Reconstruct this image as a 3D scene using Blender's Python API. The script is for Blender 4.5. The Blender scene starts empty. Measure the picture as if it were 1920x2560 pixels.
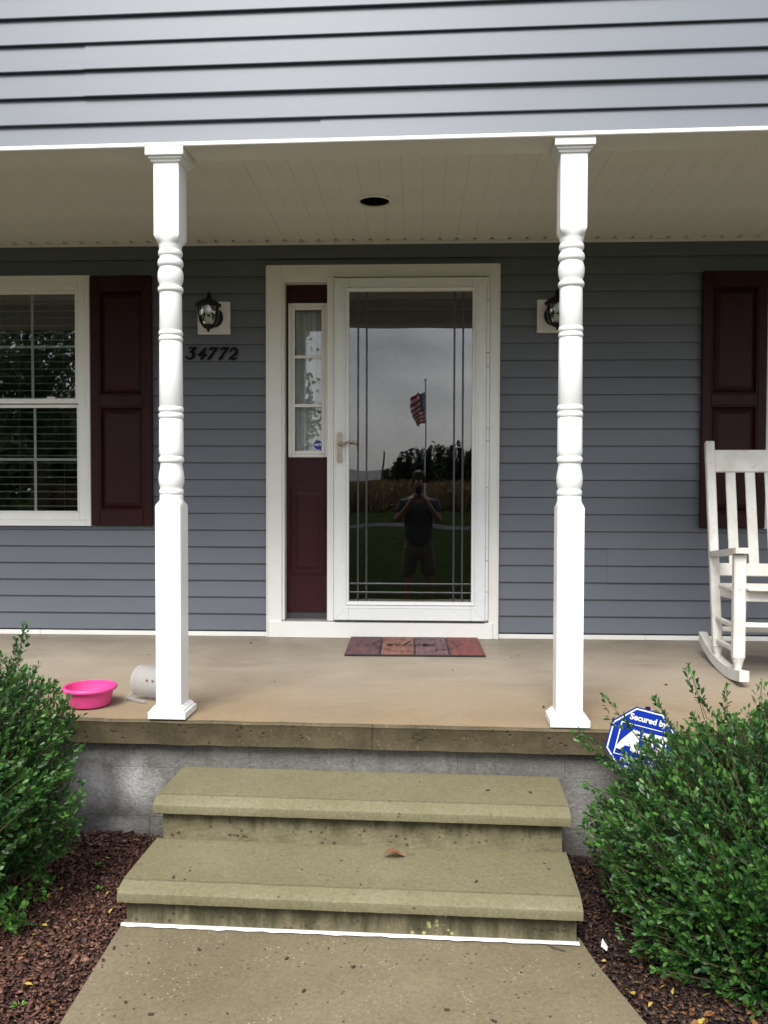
import bpy, bmesh, math, random
import numpy as np
from mathutils import Vector, Matrix
R = math.radians
random.seed(7); rng = np.random.default_rng(7)
SC = bpy.context.scene
COL = SC.collection

# ------------------------------------------------------------------ camera
cam_d = bpy.data.cameras.new('camera'); cam = bpy.data.objects.new('camera', cam_d); COL.objects.link(cam)
cam_d.sensor_fit = 'VERTICAL'; cam_d.sensor_height = 36.0; cam_d.lens = 36*2071/2560
cam_d.clip_start = 0.02; cam_d.clip_end = 2000
CAM = Vector((0, -4.97, 0.897))
rt, up, fw = (0.99919527, 0.04002944, 0.0025406), (-0.00366226, 0.02797238, 0.99960199), (-0.03994244, 0.99880688, -0.02809647)
cam.matrix_world = Matrix(((rt[0], up[0], -fw[0], CAM.x), (rt[1], up[1], -fw[1], CAM.y), (rt[2], up[2], -fw[2], CAM.z), (0, 0, 0, 1)))
SC.camera = cam

# ------------------------------------------------------------------ sky, sun, exposure
SUN_EL, SUN_AZ = R(50), R(195)
W = bpy.data.worlds.new('World'); SC.world = W; W.use_nodes = True
nt = W.node_tree; nt.nodes.clear()
def N(t, ty, **k):
    n = t.nodes.new(ty)
    for a, b in k.items():
        if a.startswith('i_'):
            key = a[2:]; key = int(key) if key.isdigit() else key
            n.inputs[key].default_value = b
        else: setattr(n, a, b)
    return n
out = N(nt, 'ShaderNodeOutputWorld'); bg = N(nt, 'ShaderNodeBackground'); bg.inputs[1].default_value = 0.12
sky = N(nt, 'ShaderNodeTexSky', sky_type='NISHITA', sun_disc=False, sun_elevation=SUN_EL, sun_rotation=SUN_AZ, air_density=1.0, dust_density=3.0)
tc = N(nt, 'ShaderNodeTexCoord'); mp = N(nt, 'ShaderNodeMapping'); mp.inputs['Scale'].default_value = (1, 1, 2.6)
n1 = N(nt, 'ShaderNodeTexNoise', i_Scale=2.6, i_Detail=6.0, i_Roughness=0.5, i_Distortion=0.4)
rp = N(nt, 'ShaderNodeValToRGB')
rp.color_ramp.elements[0].position = 0.34; rp.color_ramp.elements[0].color = (0.40, 0.43, 0.50, 1)
rp.color_ramp.elements[1].position = 0.66; rp.color_ramp.elements[1].color = (1.36, 1.37, 1.39, 1)
gr = N(nt, 'ShaderNodeVectorMath', operation='SCALE'); gr.inputs[3].default_value = 5.6
mx = N(nt, 'ShaderNodeMix', data_type='RGBA'); mx.inputs[0].default_value = 0.9
L = nt.links.new
L(tc.outputs['Generated'], mp.inputs[0]); L(mp.outputs[0], n1.inputs['Vector']); L(n1.outputs[0], rp.inputs[0]); L(rp.outputs[0], gr.inputs[0])
sx = N(nt, 'ShaderNodeSeparateXYZ'); el = N(nt, 'ShaderNodeMath', operation='MULTIPLY_ADD', use_clamp=False); el.inputs[1].default_value = 0.85; el.inputs[2].default_value = 0.50
L(tc.outputs['Generated'], sx.inputs[0]); L(sx.outputs[2], el.inputs[0]); g2 = N(nt, 'ShaderNodeVectorMath', operation='SCALE'); L(gr.outputs[0], g2.inputs[0]); L(el.outputs[0], g2.inputs[3])   # overcast sky: brighter overhead
L(sky.outputs[0], mx.inputs[6]); L(g2.outputs[0], mx.inputs[7]); L(mx.outputs[2], bg.inputs[0]); L(bg.outputs[0], out.inputs[0])
sun_d = bpy.data.lights.new('sun', 'SUN'); sun_d.energy = 1.5; sun_d.angle = R(28); sun_d.color = (1, 0.97, 0.92)
sun = bpy.data.objects.new('sun', sun_d); COL.objects.link(sun)
sv = Vector((math.sin(SUN_AZ)*math.cos(SUN_EL), math.cos(SUN_AZ)*math.cos(SUN_EL), math.sin(SUN_EL)))
sun.rotation_euler = sv.to_track_quat('Z', 'Y').to_euler(); sun.location = sv*30
SC.view_settings.view_transform = 'Standard'; SC.view_settings.look = 'None'
SC.view_settings.exposure = 1.75; SC.view_settings.gamma = 1.0; SC.view_settings.use_curve_mapping = False
SC.cycles.use_denoising = True; SC.cycles.max_bounces = 10; SC.cycles.diffuse_bounces = 4; SC.cycles.transparent_max_bounces = 16
SC.cycles.caustics_reflective = False; SC.cycles.caustics_refractive = False

# ------------------------------------------------------------------ materials
def mat(name):
    m = bpy.data.materials.new(name); m.use_nodes = True; t = m.node_tree; t.nodes.clear()
    o = N(t, 'ShaderNodeOutputMaterial'); b = N(t, 'ShaderNodeBsdfPrincipled'); t.links.new(b.outputs[0], o.inputs[0])
    return m, t, b, o
def rgba(c): return (c[0], c[1], c[2], 1)
def vec(t, scale=(1, 1, 1), world=False):
    if world: g = N(t, 'ShaderNodeNewGeometry'); src = g.outputs['Position']
    else: g = N(t, 'ShaderNodeTexCoord'); src = g.outputs['Object']
    m = N(t, 'ShaderNodeMapping'); m.inputs['Scale'].default_value = scale; t.links.new(src, m.inputs[0]); return m.outputs[0]
def noise(t, v, scale, detail=4, rough=.55, dist=0.0):
    n = N(t, 'ShaderNodeTexNoise', i_Scale=scale, i_Detail=detail, i_Roughness=rough, i_Distortion=dist); t.links.new(v, n.inputs['Vector']); return n.outputs[0]
def ramp(t, f, stops):
    r = N(t, 'ShaderNodeValToRGB'); e = r.color_ramp.elements
    while len(e) < len(stops): e.new(0.5)
    for k, (p, c) in enumerate(stops):
        e[k].position = p; e[k].color = rgba(c) if hasattr(c, '__len__') else (c, c, c, 1)
    t.links.new(f, r.inputs[0]); return r.outputs[0]
def mixc(t, f, a, b, mode='MIX'):
    m = N(t, 'ShaderNodeMix', data_type='RGBA', blend_type=mode)
    for k, s in ((0, f), (6, a), (7, b)):
        if hasattr(s, 'is_output'): t.links.new(s, m.inputs[k])
        elif hasattr(s, '__len__'): m.inputs[k].default_value = rgba(s)
        else: m.inputs[k].default_value = s
    return m.outputs[2]
def mth(t, op, a, b=None, c=None, clamp=False):
    m = N(t, 'ShaderNodeMath', operation=op, use_clamp=clamp)
    for k, s in enumerate((a, b, c)):
        if s is None: continue
        if hasattr(s, 'is_output'): t.links.new(s, m.inputs[k])
        else: m.inputs[k].default_value = s
    return m.outputs[0]
def bump(t, b, h, strength, dist=.01):
    n = N(t, 'ShaderNodeBump', i_Strength=strength, i_Distance=dist); t.links.new(h, n.inputs['Height']); t.links.new(n.outputs[0], b.inputs['Normal'])
def simple(name, c, rough=.5, var=.08, scale=6, metal=0, bmp=0, bscale=80, spec=.5, stretch=(1, 1, 1), world=False):
    m, t, b, o = mat(name); v = vec(t, stretch, world)
    n = noise(t, v, scale, 5, .6)
    c1 = tuple(x*(1-var) for x in c); c2 = tuple(min(1, x*(1+var)) for x in c)
    t.links.new(ramp(t, n, [(.3, c1), (.7, c2)]), b.inputs['Base Color'])
    t.links.new(ramp(t, noise(t, v, scale*3, 3), [(.3, rough*.85), (.7, min(1, rough*1.15))]), b.inputs['Roughness'])
    b.inputs['Metallic'].default_value = metal; b.inputs['Specular IOR Level'].default_value = spec
    if bmp: bump(t, b, noise(t, v, bscale, 4, .6), bmp, .004)
    return m
MT = {}
def siding():
    m, t, b, o = mat('vinyl_siding'); v = vec(t, (.35, 1, 1.5), True)
    info = N(t, 'ShaderNodeObjectInfo')
    n = noise(t, v, 3, 4); base = ramp(t, n, [(.3, (.106, .119, .142)), (.7, (.120, .133, .157))])
    base = mixc(t, mth(t, 'MULTIPLY', info.outputs['Random'], .07), base, (.16, .174, .199))
    v2 = vec(t, (1, 1, 1), True); sp = ramp(t, noise(t, v2, 60, 2), [(.70, 0), (.76, .35)])
    t.links.new(mixc(t, sp, base, (.16, .16, .17)), b.inputs['Base Color'])
    b.inputs['Roughness'].default_value = .48
    g = vec(t, (2, 30, 60), True); bump(t, b, noise(t, g, 6, 4), .06, .003); return m
MT['siding'] = siding()
MT['white'] = simple('white_vinyl_trim', (.75, .75, .72), .38, .03, 5, bmp=.03)
MT['post'] = simple('white_post_vinyl', (.70, .70, .69), .32, .03, 4)
MT['ceil'] = simple('white_soffit_vinyl', (.74, .745, .68), .5, .05, 3)
MT['door_white'] = simple('white_enamel', (.74, .77, .77), .3, .02, 4)
MT['maroon'] = simple('maroon_shutter_paint', (.027, .0066, .0078), .5, .12, 10, bmp=.08, bscale=160, spec=.18)
MT['maroon_door'] = simple('maroon_door_paint', (.036, .0084, .0100), .45, .08, 8, spec=.2)
MT['black'] = simple('black_metal', (.006, .006, .007), .5, .2, 20, spec=.25)
MT['digit'] = simple('black_digit_paint', (.004, .004, .005), .7, .2, 20, spec=.15)
MT['nickel'] = simple('satin_nickel', (.40, .33, .25), .3, .05, 10, metal=1)
MT['lead'] = simple('lead_came', (.07, .07, .075), .4, .1, 20, metal=.6)
MT['alu'] = simple('threshold_aluminium', (.42, .42, .42), .4, .15, 12, metal=.5)
MT['blind'] = simple('white_blind_slat', (.30, .30, .28), .5, .03)
MT['room'] = simple('room_wall', (.035, .033, .030), .9, .1)
MT['bulb'] = simple('white_lamp_glass', (.85, .85, .78), .4, .02)
MT['pink'] = simple('pink_plastic', (.62, .055, .23), .4, .10, 9)
def chairpaint():
    m, t, b, o = mat('white_chair_paint'); v = vec(t); c = ramp(t, noise(t, v, 7, 5, .65), [(.35, (.52, .50, .45)), (.6, (.62, .61, .58))])
    c = mixc(t, ramp(t, noise(t, v, 26, 5, .75, .5), [(.60, 0), (.74, .8)]), c, (.24, .20, .14)); t.links.new(c, b.inputs['Base Color']); b.inputs['Roughness'].default_value = .55; bump(t, b, noise(t, v, 50, 4), .08, .003); return m
MT['chair'] = chairpaint()
MT['signblue'] = simple('sign_blue', (.006, .028, .29), .35, .08)
MT['signwhite'] = simple('sign_white', (.80, .80, .78), .4, .03)
MT['signedge'] = simple('sign_dark_blue', (.01, .018, .11), .4, .1)
MT['rubber'] = simple('black_rubber', (.012, .010, .010), .7, .2, 60, bmp=.3)
MT['ink'] = simple('mat_print_black', (.018, .012, .013), .7, .3, 60)
MT['caulk'] = simple('white_caulk', (.62, .61, .59), .5, .12, 30)
MT['bark'] = simple('bark', (.055, .042, .030), .85, .3, 14, bmp=.5, bscale=40)
MT['stem'] = simple('shrub_stem', (.085, .075, .03), .7, .25, 30)
MT['skin'] = simple('skin', (.17, .085, .058), .5, .08, 14)
MT['shirt'] = simple('charcoal_cotton', (.028, .030, .036), .85, .15, 12, bmp=.2, bscale=30)
MT['shorts'] = simple('khaki_cotton', (.065, .055, .040), .85, .12, 12, bmp=.2, bscale=30)
MT['hair'] = simple('dark_hair', (.02, .014, .010), .6, .2, 40)
MT['shoe'] = simple('grey_shoe', (.08, .08, .085), .7, .2, 20)
MT['roof'] = simple('asphalt_shingle', (.11, .11, .115), .9, .25, 30)
MT['farwhite'] = simple('far_house_white', (.62, .62, .60), .7, .05)
MT['darkglass'] = simple('dark_window_glass', (.03, .035, .04), .1, .1)
MT['red'] = simple('flag_red', (.42, .02, .03), .8, .08); MT['flagwhite'] = simple('flag_white', (.75, .74, .72), .8, .05); MT['flagblue'] = simple('flag_blue', (.02, .035, .14), .8, .1)
MT['polem'] = simple('flagpole_grey', (.55, .56, .57), .4, .05, metal=.4)
MT['wood'] = simple('pole_wood', (.10, .075, .055), .85, .2)
MT['gravel'] = simple('gravel', (.060, .060, .062), .95, .4, 2, bmp=.4, bscale=12, world=True, spec=0)
MT['brownleaf'] = simple('dry_leaf', (.13, .055, .025), .6, .3, 40)
MT['curtain'] = simple('white_curtain', (.80, .81, .79), .9, .03)
def glass(name, k=1.75, wav=0.0):
    m, t, b, o = mat(name); t.nodes.remove(b)
    tr = N(t, 'ShaderNodeBsdfTransparent'); tr.inputs[0].default_value = (.93, .95, .94, 1); gl = N(t, 'ShaderNodeBsdfGlossy', i_Roughness=0.0); gl.inputs[0].default_value = (1, 1, 1, 1)
    fr = N(t, 'ShaderNodeFresnel', i_IOR=1.5); ms = N(t, 'ShaderNodeMixShader')
    t.links.new(mth(t, 'MULTIPLY', fr.outputs[0], k, clamp=True), ms.inputs[0]); t.links.new(tr.outputs[0], ms.inputs[1]); t.links.new(gl.outputs[0], ms.inputs[2]); t.links.new(ms.outputs[0], o.inputs[0])
    if wav:
        n = N(t, 'ShaderNodeBump', i_Strength=1.0, i_Distance=wav); t.links.new(noise(t, vec(t), 2.2, 1), n.inputs['Height']); t.links.new(n.outputs[0], gl.inputs['Normal'])
    return m
MT['glass'] = glass('window_glass', 2.0, .0010); MT['lampglass'] = glass('lantern_glass', 1.5)
def plastic():
    m, t, b, o = mat('frosted_plastic'); b.inputs['Base Color'].default_value = (.56, .565, .575, 1); b.inputs['Roughness'].default_value = .3
    tr = N(t, 'ShaderNodeBsdfTransparent'); tl = N(t, 'ShaderNodeBsdfTranslucent'); tl.inputs[0].default_value = (.6, .6, .61, 1)
    a = N(t, 'ShaderNodeMixShader', i_0=.45); c = N(t, 'ShaderNodeMixShader', i_0=.62)
    t.links.new(b.outputs[0], a.inputs[1]); t.links.new(tl.outputs[0], a.inputs[2]); t.links.new(a.outputs[0], c.inputs[1]); t.links.new(tr.outputs[0], c.inputs[2]); t.links.new(c.outputs[0], o.inputs[0]); return m
MT['plastic'] = plastic()
def pits(t, v, scale, thr):
    vo = N(t, 'ShaderNodeTexVoronoi', i_Scale=scale); t.links.new(v, vo.inputs['Vector'])
    keep = ramp(t, noise(t, v, scale*.35, 2), [(.52, 0), (.6, 1)])
    d = ramp(t, vo.outputs['Distance'], [(thr*.6, 1), (thr, 0)])
    return mth(t, 'MULTIPLY', d, keep)
def sep(t, world=True):
    g = N(t, 'ShaderNodeNewGeometry'); s = N(t, 'ShaderNodeSeparateXYZ'); t.links.new(g.outputs['Position'], s.inputs[0]); return s.outputs
def concrete(name, kind):
    m, t, b, o = mat(name); v = vec(t, (1, 1, 1), True); x, y, z = sep(t)
    big = noise(t, v, 1.7, 5, .6, .3); mid = noise(t, v, 9, 5, .65); fine = noise(t, v, 85, 4, .75)
    if kind == 'slab':
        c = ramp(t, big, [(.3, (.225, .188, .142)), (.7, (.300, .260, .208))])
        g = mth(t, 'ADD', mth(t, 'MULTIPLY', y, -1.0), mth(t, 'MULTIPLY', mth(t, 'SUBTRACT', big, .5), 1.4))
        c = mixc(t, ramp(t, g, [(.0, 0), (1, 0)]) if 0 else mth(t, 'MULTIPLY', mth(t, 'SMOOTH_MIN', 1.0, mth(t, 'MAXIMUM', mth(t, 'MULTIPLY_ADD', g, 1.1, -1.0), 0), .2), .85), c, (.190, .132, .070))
        st = ramp(t, noise(t, vec(t, (.5, 1.5, 1), True), 2.3, 4, .6, .6), [(.5, 0), (.72, .5)])
        c = mixc(t, st, c, (.150, .120, .088))
        br = noise(t, vec(t, (60, 2, 2), True), 3, 3); c = mixc(t, mth(t, 'MULTIPLY', br, .14), c, (.18, .15, .12))
        edge = ramp(t, mth(t, 'ADD', y, mth(t, 'MULTIPLY', mid, .05)), [(0, 0), (1, 0)])
        rough = (.42, .72); pit, pthr = 26, .10
    elif kind == 'edge':
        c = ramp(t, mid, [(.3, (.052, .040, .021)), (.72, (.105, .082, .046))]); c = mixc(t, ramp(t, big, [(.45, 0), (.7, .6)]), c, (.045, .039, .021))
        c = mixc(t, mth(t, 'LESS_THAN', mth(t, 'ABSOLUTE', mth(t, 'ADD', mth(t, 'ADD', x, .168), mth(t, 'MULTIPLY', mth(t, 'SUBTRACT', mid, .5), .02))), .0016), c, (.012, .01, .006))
        rough = (.6, .85); pit, pthr = 38, .30
    elif kind == 'step':
        c = ramp(t, big, [(.3, (.122, .109, .057)), (.7, (.165, .147, .089))]); c = mixc(t, ramp(t, mid, [(.45, 0), (.75, .5)]), c, (.115, .102, .050))
        rough = (.6, .85); pit, pthr = 34, .16
    elif kind == 'riser':
        c = ramp(t, mid, [(.3, (.115, .098, .054)), (.7, (.172, .150, .094))])
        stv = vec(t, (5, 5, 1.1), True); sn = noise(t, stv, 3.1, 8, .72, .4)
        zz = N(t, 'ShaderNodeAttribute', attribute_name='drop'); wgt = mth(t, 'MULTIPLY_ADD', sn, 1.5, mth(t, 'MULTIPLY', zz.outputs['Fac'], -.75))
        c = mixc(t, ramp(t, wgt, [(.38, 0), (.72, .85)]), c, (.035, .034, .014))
        vl = N(t, 'ShaderNodeTexVoronoi', i_Scale=38); t.links.new(v, vl.inputs['Vector']); lx = mth(t, 'SUBTRACT', 1.0, mth(t, 'MULTIPLY', mth(t, 'ABSOLUTE', mth(t, 'SUBTRACT', x, .08)), 5.0), clamp=True)
        c = mixc(t, mth(t, 'MULTIPLY', mth(t, 'LESS_THAN', vl.outputs['Distance'], .26), mth(t, 'GREATER_THAN', mth(t, 'MULTIPLY', lx, noise(t, v, 23, 2)), mth(t, 'MULTIPLY_ADD', mth(t, 'GREATER_THAN', z, -.37), 2.0, .30))), c, (.27, .27, .12))
        rough = (.6, .9); pit, pthr = 40, .30
    elif kind == 'walk':
        c = ramp(t, big, [(.3, (.116, .094, .056)), (.7, (.166, .138, .086))]); c = mixc(t, ramp(t, mid, [(.4, 0), (.8, .5)]), c, (.105, .088, .052))
        rough = (.65, .9); pit, pthr = 45, .22
    lo_, hi_ = (.88, 1.1) if kind == 'slab' else (.78, 1.18)
    fs = ramp(t, fine, [(.32, (lo_,)*3), (.68, (hi_,)*3)]); c = mixc(t, 1.0, c, fs, 'MULTIPLY')
    if kind in ('walk', 'step', 'edge'):
        vo = N(t, 'ShaderNodeTexVoronoi', i_Scale=70 if kind == 'walk' else 55); t.links.new(v, vo.inputs['Vector'])
        k = mth(t, 'MULTIPLY', ramp(t, vo.outputs['Distance'], [(.16, 1), (.24, 0)]), ramp(t, noise(t, v, 11, 3), [(.50, 0), (.66, .8 if kind == 'walk' else .35)]))
        c = mixc(t, k, c, (.30, .26, .18))
    p = pits(t, v, pit, pthr); c = mixc(t, mth(t, 'MULTIPLY', p, .75), c, (.03, .025, .015))
    t.links.new(c, b.inputs['Base Color'])
    t.links.new(ramp(t, mid, [(.3, rough[0]), (.7, rough[1])]), b.inputs['Roughness']); b.inputs['Specular IOR Level'].default_value = .35
    h = mth(t, 'SUBTRACT', mth(t, 'ADD', mth(t, 'MULTIPLY', fine, .5), mid), mth(t, 'MULTIPLY', p, 1.5)); bump(t, b, h, .35 if kind != 'slab' else .12, .006)
    return m
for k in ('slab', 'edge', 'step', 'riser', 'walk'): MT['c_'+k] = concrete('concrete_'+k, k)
def block():
    m, t, b, o = mat('painted_block'); v = vec(t, (1, 1, 1), True); mid = noise(t, v, 7, 6, .65, .3)
    c = ramp(t, mid, [(.3, (.105, .101, .093)), (.7, (.180, .174, .163))])
    x, y, z = sep(t); acc = None
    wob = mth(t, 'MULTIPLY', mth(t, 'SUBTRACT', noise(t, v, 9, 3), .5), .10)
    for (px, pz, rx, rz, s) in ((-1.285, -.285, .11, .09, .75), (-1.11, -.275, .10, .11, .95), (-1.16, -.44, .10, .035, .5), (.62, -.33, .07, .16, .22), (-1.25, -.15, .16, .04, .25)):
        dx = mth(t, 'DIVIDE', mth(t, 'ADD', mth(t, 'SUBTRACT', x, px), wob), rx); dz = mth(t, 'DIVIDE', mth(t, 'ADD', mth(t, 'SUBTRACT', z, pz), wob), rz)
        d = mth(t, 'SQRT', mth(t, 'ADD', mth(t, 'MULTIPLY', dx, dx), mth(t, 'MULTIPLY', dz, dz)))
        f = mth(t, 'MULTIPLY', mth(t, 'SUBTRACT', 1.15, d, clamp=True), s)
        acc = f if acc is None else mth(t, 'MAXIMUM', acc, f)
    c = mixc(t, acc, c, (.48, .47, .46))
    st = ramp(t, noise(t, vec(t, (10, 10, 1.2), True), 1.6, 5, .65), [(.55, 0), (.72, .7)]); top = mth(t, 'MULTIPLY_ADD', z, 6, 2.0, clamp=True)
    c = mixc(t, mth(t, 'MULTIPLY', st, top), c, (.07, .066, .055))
    c = mixc(t, 1.0, c, ramp(t, noise(t, v, 70, 4, .75), [(.3, (.68,)*3), (.7, (1.25,)*3)]), 'MULTIPLY')
    spl_ = mth(t, 'MULTIPLY', mth(t, 'MULTIPLY_ADD', z, -9.0, -3.6, clamp=True), ramp(t, noise(t, v, 16, 5, .7), [(.4, .2), (.65, 1)]))
    c = mixc(t, mth(t, 'MULTIPLY', spl_, .55), c, (.05, .03, .022))
    t.links.new(c, b.inputs['Base Color']); b.inputs['Roughness'].default_value = .8
    bump(t, b, noise(t, v, 75, 5, .75), .8, .009); return m
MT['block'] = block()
MT['joint'] = simple('mortar_joint', (.075, .072, .067), .9, .25, 12)
def leafm(name, c1, c2, c3, rough=.38, transl=.25):
    m, t, b, o = mat(name); g = N(t, 'ShaderNodeNewGeometry'); a = N(t, 'ShaderNodeAttribute', attribute_name='young')
    c = ramp(t, g.outputs['Random Per Island'], [(0, c1), (1, c2)]); c = mixc(t, a.outputs['Fac'], c, c3)
    c = mixc(t, mth(t, 'MULTIPLY', g.outputs['Backfacing'], .35), c, tuple(min(1, x*1.6+.02) for x in c2))
    t.links.new(c, b.inputs['Base Color']); b.inputs['Roughness'].default_value = rough; b.inputs['Specular IOR Level'].default_value = .35
    tl = N(t, 'ShaderNodeBsdfTranslucent'); t.links.new(c, tl.inputs[0]); ms = N(t, 'ShaderNodeMixShader', i_0=transl)
    t.links.new(b.outputs[0], ms.inputs[1]); t.links.new(tl.outputs[0], ms.inputs[2]); t.links.new(ms.outputs[0], o.inputs[0]); return m
MT['holly'] = leafm('boxwood_leaf', (.010, .042, .010), (.034, .105, .022), (.115, .26, .040), .36)
MT['hollyY'] = leafm('yellow_leaf', (.42, .36, .04), (.55, .40, .10), (.45, .42, .05), .5)
MT['tree'] = leafm('tree_leaf', (.022, .050, .014), (.055, .095, .030), (.06, .1, .03), .5)
MT['conifer'] = leafm('conifer_needle', (.010, .022, .009), (.022, .040, .016), (.02, .04, .015), .6, .1)
MT['cornleaf'] = leafm('dry_corn_leaf', (.075, .048, .020), (.19, .13, .062), (.12, .14, .04), .8)
def chip(name, a, b_, c_):
    m, t, b, o = mat(name); g = N(t, 'ShaderNodeNewGeometry')
    c = ramp(t, g.outputs['Random Per Island'], [(0, a), (.45, tuple((x+y)/2 for x, y in zip(a, b_))), (.8, b_), (1, c_)])
    n = noise(t, vec(t, (1, 1, 1), True), 90, 3); c = mixc(t, mth(t, 'MULTIPLY', n, .5), c, tuple(x*.5 for x in a))
    t.links.new(c, b.inputs['Base Color']); b.inputs['Roughness'].default_value = .6; b.inputs['Specular IOR Level'].default_value = .4; return m
MT['chipL'] = chip('red_rock_chip', (.036, .015, .010), (.118, .050, .034), (.30, .15, .095))
MT['chipR'] = chip('wet_bark_chip', (.015, .008, .006), (.052, .024, .016), (.17, .08, .036))
MT['soil'] = simple('dark_soil', (.022, .010, .008), .9, .3, 20, bmp=.6, bscale=60, world=True)
def grassm():
    m, t, b, o = mat('lawn_grass'); v = vec(t, (1, 1, 1), True)
    c = ramp(t, noise(t, v, .22, 6, .65), [(.3, (.013, .024, .007)), (.7, (.032, .044, .014))])
    c = mixc(t, ramp(t, noise(t, v, 7, 4), [(.48, 0), (.6, .9)]), c, (.007, .010, .004))
    t.links.new(c, b.inputs['Base Color']); b.inputs['Roughness'].default_value = .95; b.inputs['Specular IOR Level'].default_value = 0; bump(t, b, noise(t, v, 25, 4), 1, .05); return m
MT['grass'] = grassm()
def woodprint(name, c, c2):
    m, t, b, o = mat(name); v = vec(t, (26, 3, 3))
    n = noise(t, v, 1.5, 6, .65, .2); k = ramp(t, n, [(.3, tuple(x*.55 for x in c)), (.5, c), (.7, c2)])
    k = mixc(t, ramp(t, noise(t, vec(t), 9, 4), [(.5, 0), (.75, .5)]), k, tuple(x*.5 for x in c)); t.links.new(k, b.inputs['Base Color']); b.inputs['Roughness'].default_value = .75; return m
MT['mat1'] = woodprint('mat_print_plum', (.095, .040, .047), (.15, .066, .062)); MT['mat2'] = woodprint('mat_print_salmon', (.20, .083, .060), (.27, .125, .088))
MT['mat3'] = woodprint('mat_print_mauve', (.125, .066, .076), (.18, .10, .105)); MT['mat4'] = woodprint('mat_print_red', (.165, .044, .042), (.22, .066, .055))

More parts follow.
